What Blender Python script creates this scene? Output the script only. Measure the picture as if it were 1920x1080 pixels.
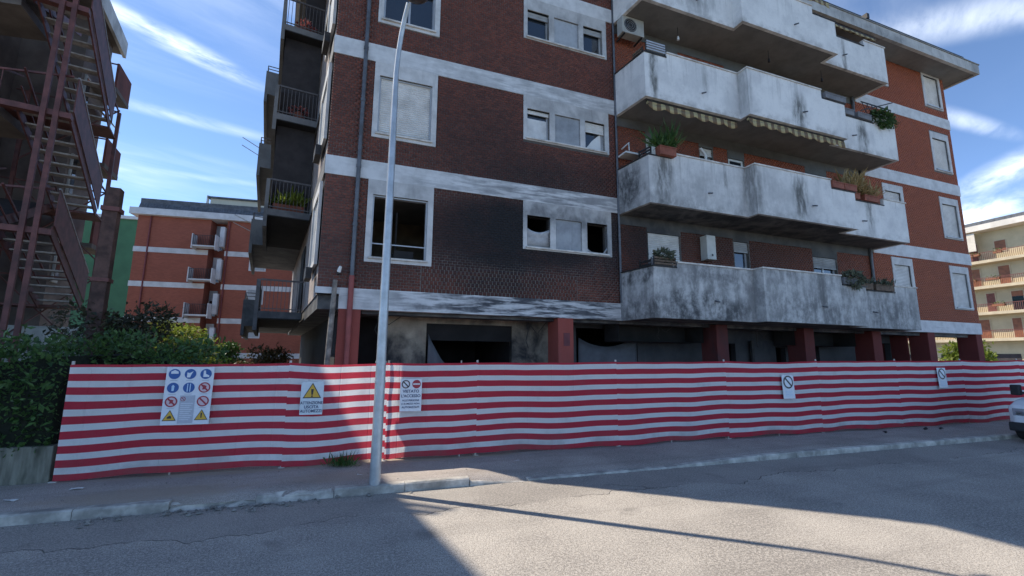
import bpy, math, random
import numpy as np
from mathutils import Vector, Matrix

for o in list(bpy.data.objects):
    bpy.data.objects.remove(o, do_unlink=True)
SC = bpy.context.scene
COL = SC.collection
rad = math.radians
RNG = np.random.default_rng(7)
random.seed(7)

# ------------------------------------------------------------------ camera
cam_data = bpy.data.cameras.new('camera')
cam_data.sensor_width = 36.0
cam_data.lens = 15.75
cam_data.clip_start = 0.05
cam_data.clip_end = 3000
cam = bpy.data.objects.new('camera', cam_data)
COL.objects.link(cam)
PITCH, ROLL = rad(8.95), rad(0.42)
F_ = Vector((0, math.cos(PITCH), math.sin(PITCH)))
U0 = Vector((0, -math.sin(PITCH), math.cos(PITCH)))
R0 = Vector((1, 0, 0))
R_ = R0 * math.cos(ROLL) + U0 * math.sin(ROLL)
U_ = U0 * math.cos(ROLL) - R0 * math.sin(ROLL)
mw = Matrix((R_, U_, -F_)).transposed().to_4x4()
mw.translation = Vector((0, 0, 2.0))
cam.matrix_world = mw
SC.camera = cam

# ------------------------------------------------------------------ sun and sky
SUN_EL = rad(51)
SUN_H = Vector((-0.937, 0.351, 0)).normalized()          # horizontal direction towards the sun
sun_dir = Vector((SUN_H.x * math.cos(SUN_EL), SUN_H.y * math.cos(SUN_EL), math.sin(SUN_EL)))
sd = bpy.data.lights.new('sun', 'SUN')
sd.energy = 2.3
sd.angle = rad(0.53)
sd.color = (1.0, 0.91, 0.78)
sun = bpy.data.objects.new('sun', sd)
COL.objects.link(sun)
sun.rotation_euler = (-sun_dir).to_track_quat('-Z', 'Y').to_euler()

world = bpy.data.worlds.new('World')
SC.world = world
world.use_nodes = True
wn = world.node_tree
for n in list(wn.nodes):
    wn.nodes.remove(n)
w_out = wn.nodes.new('ShaderNodeOutputWorld')
w_bg = wn.nodes.new('ShaderNodeBackground')
w_bg.inputs['Strength'].default_value = 0.15
w_sky = wn.nodes.new('ShaderNodeTexSky')
w_sky.sky_type = 'NISHITA'
w_sky.sun_disc = False
w_sky.sun_elevation = SUN_EL
w_sky.sun_rotation = math.atan2(SUN_H.x, SUN_H.y)
w_sky.altitude = 40
w_sky.air_density = 0.38
w_sky.dust_density = 0.0
w_sky.ozone_density = 2.0
# cirrus: direction projected on a high flat layer, streaked noise
tc = wn.nodes.new('ShaderNodeTexCoord')
sep = wn.nodes.new('ShaderNodeSeparateXYZ')
wn.links.new(tc.outputs['Generated'], sep.inputs[0])
mx = wn.nodes.new('ShaderNodeMath'); mx.operation = 'MAXIMUM'; mx.inputs[1].default_value = 0.04
wn.links.new(sep.outputs['Z'], mx.inputs[0])
dv = wn.nodes.new('ShaderNodeVectorMath'); dv.operation = 'DIVIDE'
cmb = wn.nodes.new('ShaderNodeCombineXYZ')
for i in range(3):
    wn.links.new(mx.outputs[0], cmb.inputs[i])
wn.links.new(tc.outputs['Generated'], dv.inputs[0])
wn.links.new(cmb.outputs[0], dv.inputs[1])
def wmap(rot, scl, loc=(0, 0, 0)):
    mp = wn.nodes.new('ShaderNodeMapping'); mp.vector_type = 'TEXTURE'
    mp.inputs['Rotation'].default_value = (0, 0, rot); mp.inputs['Scale'].default_value = scl; mp.inputs['Location'].default_value = loc
    wn.links.new(dv.outputs[0], mp.inputs[0]); return mp.outputs[0]
def wrange(v, lo, hi, a=0.0, b=1.0):
    mr = wn.nodes.new('ShaderNodeMapRange'); mr.interpolation_type = 'SMOOTHSTEP'
    for k_, x_ in (('From Min', lo), ('From Max', hi), ('To Min', a), ('To Max', b)): mr.inputs[k_].default_value = x_
    wn.links.new(v, mr.inputs['Value']); return mr.outputs['Result']
def wmath(op, a, b):
    m_ = wn.nodes.new('ShaderNodeMath'); m_.operation = op; m_.use_clamp = True
    for i_, x_ in enumerate((a, b)):
        if isinstance(x_, float): m_.inputs[i_].default_value = x_
        else: wn.links.new(x_, m_.inputs[i_])
    return m_.outputs[0]
def wnoise(vec, nscale, detail, rough, lo, hi, dist=0.0):
    nz = wn.nodes.new('ShaderNodeTexNoise')
    nz.inputs['Scale'].default_value = nscale; nz.inputs['Detail'].default_value = detail
    nz.inputs['Roughness'].default_value = rough; nz.inputs['Distortion'].default_value = dist
    wn.links.new(vec, nz.inputs['Vector'])
    return wrange(nz.outputs['Fac'], lo, hi)
big = wnoise(wmap(rad(42), (1.5, 0.8, 1.0), (0.9, 0.3, 0)), 0.9, 3, 0.5, 0.40, 0.72, 0.3)
fine = wnoise(wmap(rad(45), (1.5, 0.55, 1.0)), 2.2, 9, 0.6, 0.28, 0.80, 0.5)
cloud = wmath('MULTIPLY', wmath('MULTIPLY', big, fine), 0.18)
# single long wisps: centre, direction, half length, half width on the cloud layer
wisp_n = wnoise(wmap(rad(50), (1.4, 0.6, 1.0), (0.2, 0.1, 0)), 3.2, 9, 0.62, 0.25, 0.70, 0.4)
for cx_, cy_, an_, ha, hb, amp in ((-1.10, 1.30, 58, 0.34, 0.075, 1.0), (-1.38, 1.78, 35, 0.42, 0.08, 0.3), (-1.95, 2.35, 20, 0.7, 0.08, 0.2), (1.40, 1.16, -18, 0.55, 0.13, 0.4),
                                   (2.62, 2.25, 70, 0.55, 0.18, 0.6), (1.9, 1.75, 20, 0.5, 0.06, 0.35), (3.3, 3.2, 60, 0.9, 0.35, 0.9)):
    ln = wn.nodes.new('ShaderNodeVectorMath'); ln.operation = 'LENGTH'
    flat_ = wn.nodes.new('ShaderNodeVectorMath'); flat_.operation = 'MULTIPLY'; flat_.inputs[1].default_value = (1, 1, 0)
    wn.links.new(wmap(rad(an_), (ha, hb, 1.0), (cx_, cy_, 0)), flat_.inputs[0]); wn.links.new(flat_.outputs[0], ln.inputs[0])
    w_ = wrange(ln.outputs['Value'], 1.15, 0.0, 0.0, amp)
    cloud = wmath('ADD', cloud, wmath('MULTIPLY', w_, wisp_n))
mul2_out = cloud
wmix = wn.nodes.new('ShaderNodeMixRGB')
wmix.inputs['Color2'].default_value = (5.0, 5.3, 5.7, 1)
wn.links.new(mul2_out, wmix.inputs['Fac'])
tint = wn.nodes.new('ShaderNodeMixRGB'); tint.blend_type = 'MULTIPLY'; tint.inputs['Fac'].default_value = 1.0; tint.inputs['Color2'].default_value = (0.92, 0.96, 0.93, 1)
wn.links.new(w_sky.outputs['Color'], tint.inputs['Color1'])
wn.links.new(tint.outputs['Color'], wmix.inputs['Color1'])
wn.links.new(wmix.outputs['Color'], w_bg.inputs['Color'])
wn.links.new(w_bg.outputs[0], w_out.inputs['Surface'])

vs = SC.view_settings
vs.view_transform = 'Standard'
vs.look = 'None'
vs.exposure = 1.45
vs.gamma = 1.0
vs.use_curve_mapping = False

# ------------------------------------------------------------------ mesh helpers
class MB:
    """collects simple solids and links them as one mesh object"""
    def __init__(self):
        self.v = []; self.f = []; self.mi = []; self.cur = 0; self.sm = []
    def add(self, vs, fs, smooth=False):
        b = len(self.v)
        self.v += [tuple(p) for p in vs]
        for f in fs:
            self.f.append(tuple(b + i for i in f)); self.mi.append(self.cur); self.sm.append(smooth)
        return self
    def box(self, x0, x1, y0, y1, z0, z1):
        if x0 > x1: x0, x1 = x1, x0
        if y0 > y1: y0, y1 = y1, y0
        if z0 > z1: z0, z1 = z1, z0
        return self.add([(x0,y0,z0),(x1,y0,z0),(x1,y1,z0),(x0,y1,z0),(x0,y0,z1),(x1,y0,z1),(x1,y1,z1),(x0,y1,z1)],
                        [(0,3,2,1),(4,5,6,7),(0,1,5,4),(1,2,6,5),(2,3,7,6),(3,0,4,7)])
    def prism(self, poly, z0, z1):
        n = len(poly)
        a = sum(poly[i][0]*poly[(i+1) % n][1]-poly[(i+1) % n][0]*poly[i][1] for i in range(n))
        if a < 0: poly = poly[::-1]
        vs = [(p[0], p[1], z0) for p in poly] + [(p[0], p[1], z1) for p in poly]
        fs = [tuple(range(n))[::-1], tuple(range(n, 2*n))] + [(i, (i+1) % n, n+(i+1) % n, n+i) for i in range(n)]
        return self.add(vs, fs)
    def beam(self, p, q, w, h, up=(0, 0, 1)):
        p, q, up = Vector(p), Vector(q), Vector(up)
        d = (q-p).normalized()
        s = d.cross(up)
        if s.length < 1e-5: s = d.cross(Vector((1, 0, 0)))
        s.normalize(); t = s.cross(d)
        s *= w/2; t *= h/2
        vs = [p-s-t, p+s-t, p+s+t, p-s+t, q-s-t, q+s-t, q+s+t, q-s+t]
        return self.add(vs, [(0,3,2,1),(4,5,6,7),(0,1,5,4),(1,2,6,5),(2,3,7,6),(3,0,4,7)])
    def tube(self, pts, r, n=8, cap=True):
        pts = [Vector(p) for p in pts]
        m = len(pts)
        rs = r if isinstance(r, (list, tuple)) else [r]*m
        vs = []; fs = []
        ref = None
        for i, p in enumerate(pts):
            d = (pts[min(i+1, m-1)]-pts[max(i-1, 0)]).normalized()
            if ref is None or abs(d.dot(ref)) > 0.99:
                ref = Vector((0, 0, 1)) if abs(d.z) < 0.9 else Vector((1, 0, 0))
            s = d.cross(ref).normalized(); t = s.cross(d)
            for k in range(n):
                a = 2*math.pi*k/n
                vs.append(p+(s*math.cos(a)+t*math.sin(a))*rs[i])
        for i in range(m-1):
            for k in range(n):
                k2 = (k+1) % n
                fs.append((i*n+k, i*n+k2, (i+1)*n+k2, (i+1)*n+k))
        self.add(vs, fs, True)
        if cap:
            self.add(vs[:n], [tuple(range(n))[::-1]]); self.add(vs[-n:], [tuple(range(n))])
        return self
    def build(self, name, mat, parent=None, kind=None, label=None, cat=None, group=None, bevel=0):
        me = bpy.data.meshes.new(name)
        me.from_pydata(self.v, [], self.f)
        mats = mat if isinstance(mat, (list, tuple)) else [mat]
        for m in mats: me.materials.append(m)
        if len(mats) > 1: me.polygons.foreach_set('material_index', self.mi)
        if any(self.sm): me.polygons.foreach_set('use_smooth', self.sm)
        me.update()
        o = bpy.data.objects.new(name, me)
        COL.objects.link(o)
        if parent is not None: o.parent = parent
        tag(o, label, cat, group, kind)
        if bevel:
            b = o.modifiers.new('bevel', 'BEVEL'); b.width = bevel; b.segments = 2; b.limit_method = 'ANGLE'
        return o

def tag(o, label=None, cat=None, group=None, kind=None):
    if label: o['label'] = label
    if cat: o['category'] = cat
    if group: o['group'] = group
    if kind: o['kind'] = kind
    return o

def empty(name, loc=(0, 0, 0), rz=0.0, label=None, cat=None, group=None, kind=None, parent=None):
    o = bpy.data.objects.new(name, None)
    o.empty_display_size = 0.2
    COL.objects.link(o)
    o.location = loc; o.rotation_euler = (0, 0, rz)
    if parent is not None: o.parent = parent
    return tag(o, label, cat, group, kind)

def copy_tree(src, parent=None, **props):
    c = src.copy(); COL.objects.link(c)
    if parent is not None: c.parent = parent
    for k, v in props.items(): c[k] = v
    for ch in list(src.children): copy_tree(ch, c)
    return c

# ------------------------------------------------------------------ material helpers
def newmat(name):
    m = bpy.data.materials.new(name); m.use_nodes = True
    nt = m.node_tree
    return m, nt, nt.nodes['Principled BSDF']
def N(nt, t, **kw):
    n = nt.nodes.new(t)
    for k, v in kw.items(): setattr(n, k, v)
    return n
def coords(nt, ref=None):
    t = N(nt, 'ShaderNodeTexCoord')
    if ref is not None: t.object = ref
    return t.outputs['Object']
def vmap(nt, vec, scale=(1, 1, 1), loc=(0, 0, 0), rot=(0, 0, 0)):
    m = N(nt, 'ShaderNodeMapping')
    m.inputs['Scale'].default_value = scale; m.inputs['Location'].default_value = loc; m.inputs['Rotation'].default_value = rot
    nt.links.new(vec, m.inputs[0]); return m.outputs[0]
def noise(nt, vec, scale, detail=4, rough=0.55, dist=0.0):
    n = N(nt, 'ShaderNodeTexNoise')
    n.inputs['Scale'].default_value = scale; n.inputs['Detail'].default_value = detail
    n.inputs['Roughness'].default_value = rough; n.inputs['Distortion'].default_value = dist
    nt.links.new(vec, n.inputs['Vector']); return n.outputs['Fac']
def rng(nt, val, a, b, c=0.0, d=1.0, smooth=True):
    m = N(nt, 'ShaderNodeMapRange')
    if smooth: m.interpolation_type = 'SMOOTHSTEP'
    for k, x in (('From Min', a), ('From Max', b), ('To Min', c), ('To Max', d)): m.inputs[k].default_value = x
    nt.links.new(val, m.inputs['Value']); return m.outputs['Result']
def math_(nt, op, a, b=None, clamp=False):
    m = N(nt, 'ShaderNodeMath', operation=op, use_clamp=clamp)
    for i, x in enumerate((a, b)):
        if x is None: continue
        if isinstance(x, (int, float)): m.inputs[i].default_value = x
        else: nt.links.new(x, m.inputs[i])
    return m.outputs[0]
def mixc(nt, fac, a, b, blend='MIX'):
    m = N(nt, 'ShaderNodeMixRGB', blend_type=blend)
    for i, x in enumerate((fac, a, b)):
        if isinstance(x, (int, float)): m.inputs[i].default_value = x
        elif isinstance(x, tuple): m.inputs[i].default_value = (*x, 1) if len(x) == 3 else x
        else: nt.links.new(x, m.inputs[i])
    return m.outputs[0]
def bump(nt, bsdf, h, strength=0.3, dist=0.02):
    b = N(nt, 'ShaderNodeBump')
    b.inputs['Strength'].default_value = strength; b.inputs['Distance'].default_value = dist
    nt.links.new(h, b.inputs['Height']); nt.links.new(b.outputs[0], bsdf.inputs['Normal'])
def setc(nt, bsdf, col): 
    if isinstance(col, tuple): bsdf.inputs['Base Color'].default_value = (*col, 1)
    else: nt.links.new(col, bsdf.inputs['Base Color'])

def simple(name, col, rough=0.6, var=0.25, scale=6.0, bmp=0.1, bdist=0.01, metal=0.0, ref=None, dirt=None, stretch=(1, 1, 1), spec=0.5, dlo=0.5, dhi=0.75):
    m, nt, b = newmat(name)
    v = vmap(nt, coords(nt, ref), stretch)
    n1 = noise(nt, v, scale, 6, 0.6)
    c = mixc(nt, rng(nt, n1, 0.3, 0.7), tuple(x*(1-var) for x in col), tuple(min(1, x*(1+var)) for x in col))
    if dirt:
        n2 = noise(nt, v, scale*0.35, 5, 0.65)
        c = mixc(nt, rng(nt, n2, dlo, dhi, 0, 0.85), c, dirt)
    setc(nt, b, c)
    b.inputs['Roughness'].default_value = rough; b.inputs['Metallic'].default_value = metal
    b.inputs['Specular IOR Level'].default_value = spec
    if bmp: bump(nt, b, noise(nt, v, scale*5, 4, 0.6), bmp, bdist)
    return m

def blob_field(nt, vec, blobs, wob=0.5, nscale=1.2):
    """stain mask: soft ellipses in the x-z plane of the reference object, edges broken by noise"""
    n = noise(nt, vec, nscale, 5, 0.6)
    n2 = noise(nt, vec, nscale*5, 4, 0.6)
    w = math_(nt, 'ADD', math_(nt, 'MULTIPLY', math_(nt, 'SUBTRACT', n, 0.5), wob*2), math_(nt, 'MULTIPLY', math_(nt, 'SUBTRACT', n2, 0.5), wob*0.7))
    out = None
    for cx, cz, rx, rz, soft, amp in blobs:
        mp = vmap(nt, vec, (1/rx, 0, 1/rz), (-cx/rx, 0, -cz/rz))
        l = N(nt, 'ShaderNodeVectorMath', operation='LENGTH'); nt.links.new(mp, l.inputs[0])
        d = math_(nt, 'ADD', l.outputs['Value'], w)
        r = rng(nt, d, 1+soft, max(0.0, 1-soft), 0, amp)
        out = r if out is None else math_(nt, 'MAXIMUM', out, r)
    return out
SOOT = (0.012, 0.012, 0.014)
# ------------------------------------------------------------------ ground, road, pavement
BO = Vector((-4.185, 9.49, 0)); BROT = rad(20.4)
FD = Vector((0.9453, 0.3262, 0)); FN = Vector((0.3262, -0.9453, 0))     # along the pavement / towards the road
FA = Vector((-6.85, 7.07, 0))                                        # left end of the hoarding
def st(s, n, z=0.0):
    p = FA + FD*s + FN*n
    return (p.x, p.y, z)
street = empty('street_frame')                                       # reference for street materials only
street.location = FA; street.rotation_euler = (0, 0, math.atan2(FD.y, FD.x))

def asphalt(name, base, warm, fine_scale=55, cracks=True, patch=None, repair=False):
    m, nt, b = newmat(name)
    v = coords(nt, street)
    n1 = noise(nt, v, 0.5, 6, 0.65)
    n2 = noise(nt, v, fine_scale, 3, 0.7)
    n3 = noise(nt, v, fine_scale*2.6, 2, 0.6)
    c = mixc(nt, rng(nt, n1, 0.32, 0.68), tuple(x*0.78 for x in base), tuple(x*1.18 for x in warm))
    sp = rng(nt, n2, 0.40, 0.62)
    c = mixc(nt, math_(nt, 'MULTIPLY', sp, 0.6), c, tuple(min(0.75, x*1.6) for x in warm))
    sp2 = rng(nt, n3, 0.5, 0.62)
    c = mixc(nt, math_(nt, 'MULTIPLY', sp2, 0.8), c, tuple(x*0.35 for x in base))
    # long traffic streaks along the street
    n5 = noise(nt, vmap(nt, v, (0.12, 1.6, 1)), 1.4, 4, 0.6)
    c = mixc(nt, rng(nt, n5, 0.5, 0.75, 0, 0.35), c, tuple(x*0.55 for x in base))
    h = math_(nt, 'ADD', math_(nt, 'MULTIPLY', n2, 1.0), math_(nt, 'MULTIPLY', n3, 0.5))
    if cracks:
        vd = N(nt, 'ShaderNodeVectorMath', operation='ADD')
        nz = N(nt, 'ShaderNodeTexNoise'); nz.inputs['Scale'].default_value = 1.3; nz.inputs['Detail'].default_value = 5
        nt.links.new(v, nz.inputs['Vector'])
        sc = N(nt, 'ShaderNodeVectorMath', operation='SCALE'); sc.inputs['Scale'].default_value = 0.45
        nt.links.new(nz.outputs['Color'], sc.inputs[0])
        nt.links.new(vmap(nt, v, (0.085, 0.42, 1)), vd.inputs[0]); nt.links.new(sc.outputs[0], vd.inputs[1])
        vo = N(nt, 'ShaderNodeTexVoronoi', feature='DISTANCE_TO_EDGE'); vo.inputs['Scale'].default_value = 0.75
        nt.links.new(vd.outputs[0], vo.inputs['Vector'])
        cr = rng(nt, vo.outputs['Distance'], 0.0, 0.011, 1, 0)
        gate = rng(nt, noise(nt, v, 0.33, 2), 0.58, 0.68)
        cr = math_(nt, 'MULTIPLY', cr, gate)
        c = mixc(nt, math_(nt, 'MULTIPLY', cr, 0.6), c, (0.06, 0.055, 0.05))
        h = math_(nt, 'SUBTRACT', h, math_(nt, 'MULTIPLY', cr, 3.0))
    if repair:
        # strip of newer surfacing along the kerb with a cracked, wandering edge
        sy_ = N(nt, 'ShaderNodeSeparateXYZ'); nt.links.new(v, sy_.inputs[0])
        wv = noise(nt, vmap(nt, v, (0.5, 0.0, 1)), 1.1, 5, 0.6)
        edge = math_(nt, 'ADD', math_(nt, 'ADD', sy_.outputs[1], 2.62), math_(nt, 'MULTIPLY', math_(nt, 'SUBTRACT', wv, 0.5), 1.7))
        inside = rng(nt, edge, -0.01, 0.02)
        c = mixc(nt, math_(nt, 'MULTIPLY', inside, 0.28), c, tuple(x*0.62 for x in base))
        ck = rng(nt, math_(nt, 'ABSOLUTE', edge), 0.0, 0.016, 1, 0)
        ck = math_(nt, 'MULTIPLY', ck, rng(nt, noise(nt, v, 0.9, 3), 0.42, 0.52))
        c = mixc(nt, math_(nt, 'MULTIPLY', ck, 0.8), c, (0.03, 0.028, 0.026))
        h = math_(nt, 'SUBTRACT', h, math_(nt, 'MULTIPLY', ck, 3.0))
        oil = rng(nt, noise(nt, v, 1.1, 4, 0.5), 0.66, 0.74, 0, 0.4)
        c = mixc(nt, oil, c, tuple(x*0.4 for x in base))
    if patch:
        pm = blob_patch(nt, v, patch)
        c = mixc(nt, pm, c, (0.36, 0.29, 0.21))
    setc(nt, b, c)
    b.inputs['Roughness'].default_value = 0.93
    b.inputs['Specular IOR Level'].default_value = 0.25
    bump(nt, b, h, 0.55, 0.012)
    return m
def blob_patch(nt, v, lst):
    out = None
    n = noise(nt, v, 3.0, 5, 0.65)
    for cx, cy, rx, ry, amp in lst:
        mp = vmap(nt, v, (1/rx, 1/ry, 0), (-cx/rx, -cy/ry, 0))
        l = N(nt, 'ShaderNodeVectorMath', operation='LENGTH'); nt.links.new(mp, l.inputs[0])
        r = rng(nt, math_(nt, 'ADD', l.outputs['Value'], math_(nt, 'MULTIPLY', math_(nt, 'SUBTRACT', n, 0.5), 1.6)), 1.3, 0.5, 0, amp)
        out = r if out is None else math_(nt, 'MAXIMUM', out, r)
    return out

M_road = asphalt('road_asphalt', (0.325, 0.295, 0.262), (0.38, 0.345, 0.300), 30, True, None, True)
M_pave = asphalt('pavement_asphalt', (0.31, 0.272, 0.242), (0.37, 0.325, 0.285), 60, False,
                 [(1.6, -1.1, 1.3, 0.45, 0.55), (5.6, -0.05, 2.2, 0.16, 0.8), (2.3, -0.05, 2.4, 0.14, 0.7), (3.9, -0.9, 0.9, 0.3, 0.3)])
M_kerb = simple('kerb_concrete', (0.47, 0.44, 0.39), 0.9, 0.3, 5, 0.6, 0.012, ref=street, dirt=(0.19, 0.18, 0.16), dlo=0.4, dhi=0.7)
M_yard = simple('yard_concrete', (0.20, 0.19, 0.17), 0.9, 0.3, 2, 0.3, 0.01, dirt=(0.08, 0.075, 0.065))
M_earth = simple('earth', (0.15, 0.13, 0.09), 0.95, 0.35, 0.6, 0.5, 0.03, dirt=(0.06, 0.075, 0.035))

MB().add([(-500, -400, -0.03), (500, -400, -0.03), (500, 700, -0.03), (-500, 700, -0.03)], [(0, 1, 2, 3)]).build('ground', M_earth, kind='structure')
KN = 1.62                                                            # kerb line: metres in front of the hoarding line
road = MB()
rp = [st(-60, KN, 0), st(90, KN, 0), st(90, KN+14, 0), st(-60, KN+14, 0)]
road.add(rp, [(0, 3, 2, 1)]).build('road', M_road, kind='structure')
# pavement: a real slab from behind the kerb to the yard, dropped at the driveway
def kerb_top(s):
    if s < 6.2: return 0.125
    if s < 6.9: return 0.125 - (s-6.2)/0.7*0.095
    if s < 10.2: return 0.03
    if s < 12.6: return 0.03 + (s-10.2)/2.4*0.08
    return 0.11
pv = MB()
ss = np.concatenate([np.arange(-60, -2, 6.0), np.arange(-2, 30, 0.35), np.arange(30, 91, 6.0)])
ns = [KN-0.03, KN-0.125, KN-0.45, KN-0.9, 0.4, 0.0, -0.45]
vs = []
for s in ss:
    for j, n in enumerate(ns):
        f = min(1.0, max(0.0, (KN-0.13-n)/0.9))
        z = kerb_top(s)*(1-f) + 0.12*f - 0.006
        if j == 0: z -= 0.06
        if 1 < j: z += 0.006*math.sin(s*1.7+n*2.1)+0.004*math.sin(s*4.1+n)
        vs.append(st(s, n, z))
k = len(ns)
fs = [(i*k+j, i*k+j+1, (i+1)*k+j+1, (i+1)*k+j) for i in range(len(ss)-1) for j in range(k-1)]
pv.add(vs, [f[::-1] for f in fs], True)
pv.build('pavement', M_pave, kind='structure')
MB().add([st(-60, -0.44, 0.10), st(90, -0.44, 0.10), st(90, -70, 0.10), st(-60, -70, 0.10)], [(0, 1, 2, 3)]).build('yard_paving', M_yard, kind='structure')

# kerb stones, each its own piece
kerb = empty('kerb', st(0, KN), math.atan2(FD.y, FD.x), kind='structure')
def kerb_stone_mesh(L, broken, seed):
    r = random.Random(seed)
    mb = MB(); nseg = 6
    prof = [(-0.0, 0), (-0.0, 0.105), (0.02, 0.125), (0.13, 0.127), (0.13, 0)]
    vs = []
    for i in range(nseg+1):
        x = L*i/nseg
        for (y, z) in prof:
            dz = r.uniform(-0.004, 0.004) if z > 0.05 else 0
            dy = r.uniform(-0.004, 0.004)
            if broken and z > 0.05:
                cut = broken*r.uniform(0.35, 1.0)
                dz -= cut*(0.075 if y < 0.1 else 0.02); dy += cut*0.05 if y < 0.05 else 0
            vs.append((x, y+dy, max(0.004, z+dz) if z > 0 else 0))
    p = len(prof)
    fs = [(i*p+j, (i+1)*p+j, (i+1)*p+j+1, i*p+j+1) for i in range(nseg) for j in range(p-1)]
    mb.add(vs, [f for f in fs])
    mb.add(vs[:p], [tuple(range(p))]); mb.add(vs[-p:], [tuple(range(p))[::-1]])
    return mb
kstd = None
x = -9.0; i = 0
while x < 26:
    L = 0.992
    br = 0
    if 1.6 < x+0.6 < 2.7: br = 1.25
    elif 2.7 <= x+0.6 < 3.7: br = 0.8
    if br == 0 and kstd is not None and i % 3:
        o = kstd.copy(); COL.objects.link(o)
    else:
        o = kerb_stone_mesh(L, br, 100+i).build('kerb_stone', M_kerb, kerb, bevel=0)
        if br == 0: kstd = o
    h0, h1 = kerb_top(x), kerb_top(x+L)
    o.location = (x, 0, (h0+h1)/2-0.125 if h0 < 0.124 or h1 < 0.124 else 0)
    o.rotation_euler = (0, -math.atan2(h1-h0, L), 0)
    if br: o['label'] = 'crumbled kerb stone with broken upper edge'
    x += 1.0; i += 1

# ------------------------------------------------------------------ main apartment building: materials
BLD = empty('apartment_building', BO, BROT,
            label='large fire-damaged brick apartment block with white stepped balconies and soot-blackened facade', cat='building')
def brick_mat(name, ca, cb, blobs, base_grime, sootc=SOOT, mort=None):
    m, nt, b = newmat(name)
    v = coords(nt, BLD)
    at = N(nt, 'ShaderNodeAttribute'); at.attribute_name = 'rnd'
    oi = N(nt, 'ShaderNodeObjectInfo')
    r = math_(nt, 'FRACT', math_(nt, 'ADD', at.outputs['Fac'], oi.outputs['Random']))
    c = mixc(nt, r, ca, cb)
    n1 = noise(nt, v, 30, 4, 0.65)
    c = mixc(nt, rng(nt, n1, 0.3, 0.75, 0, 0.55), c, tuple(x*0.45 for x in ca))
    n2 = noise(nt, v, 0.55, 5, 0.6)
    c = mixc(nt, math_(nt, 'MULTIPLY', rng(nt, n2, 0.25, 0.75, 0.45, 1.3), base_grime), c, (0.035, 0.028, 0.027))
    if blobs:
        f = blob_field(nt, v, blobs, 0.55, 1.1)
        c = mixc(nt, f, c, sootc)
    setc(nt, b, c)
    b.inputs['Roughness'].default_value = 0.72
    b.inputs['Specular IOR Level'].default_value = 0.35
    bump(nt, b, noise(nt, v, 60, 3), 0.25, 0.004)
    return m
soot_left = [(4.5, 5.2, 1.75, 1.0, 0.6, 0.985), (3.4, 5.0, 1.4, 1.2, 0.8, 0.88), (4.4, 4.45, 1.7, 0.5, 0.7, 0.95), (5.8, 4.75, 1.6, 0.6, 0.8, 0.92), (5.2, 6.7, 2.6, 0.75, 0.9, 0.72), (3.6, 7.4, 1.6, 1.2, 0.9, 0.5),
             (7.45, 5.2, 0.5, 1.2, 0.8, 0.92), (1.2, 4.2, 1.6, 0.6, 0.9, 0.4), (6.6, 6.9, 1.2, 0.6, 0.9, 0.5)]
M_brick_l = brick_mat('brick_smoked', (0.27, 0.080, 0.048), (0.14, 0.046, 0.032), soot_left, 0.32)
M_brick_c = brick_mat('brick_loggia', (0.40, 0.100, 0.042), (0.29, 0.074, 0.034),
                      [(8.6, 5.4, 1.7, 1.3, 0.9, 0.9), (11.5, 5.6, 5.5, 1.0, 0.9, 0.75), (8.2, 8.8, 2.5, 0.7, 0.8, 0.35)], 0.18)
M_brick_r = brick_mat('brick_clean', (0.43, 0.108, 0.042), (0.32, 0.080, 0.034), None, 0.12)
M_brick_t = brick_mat('brick_tile_course', (0.26, 0.076, 0.046), (0.14, 0.046, 0.032), soot_left+[(4.2, 3.85, 1.3, 0.55, 0.9, 0.8)], 0.3)
def mortar_mat():
    m, nt, b = newmat('mortar')
    v = coords(nt, BLD)
    c = mixc(nt, rng(nt, noise(nt, v, 9, 5), 0.3, 0.7), (0.17, 0.15, 0.135), (0.27, 0.245, 0.22))
    f = blob_field(nt, v, [(4.6, 5.15, 2.9, 0.95, 0.35, 0.985), (4.5, 8.2, 6.0, 1.9, 0.5, 0.7), (1.0, 5.2, 2.0, 1.0, 0.6, 0.55), (8.4, 5.4, 1.6, 1.3, 0.7, 0.9), (4.4, 7.2, 3.3, 1.2, 0.8, 0.75), (4.5, 9.8, 5.5, 2.0, 0.8, 0.6), (1.0, 4.4, 1.4, 0.8, 0.8, 0.6), (18, 8, 11, 7, 0.5, 0.5)], 0.3, 0.9)
    c = mixc(nt, f, c, (0.03, 0.027, 0.026))
    c = mixc(nt, blob_field(nt, v, [(4.1, 3.72, 2.0, 0.42, 0.5, 0.85)], 0.5, 1.6), c, (0.17, 0.155, 0.135))
    setc(nt, b, c); b.inputs['Roughness'].default_value = 0.95
    return m
M_mortar = mortar_mat()
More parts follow.
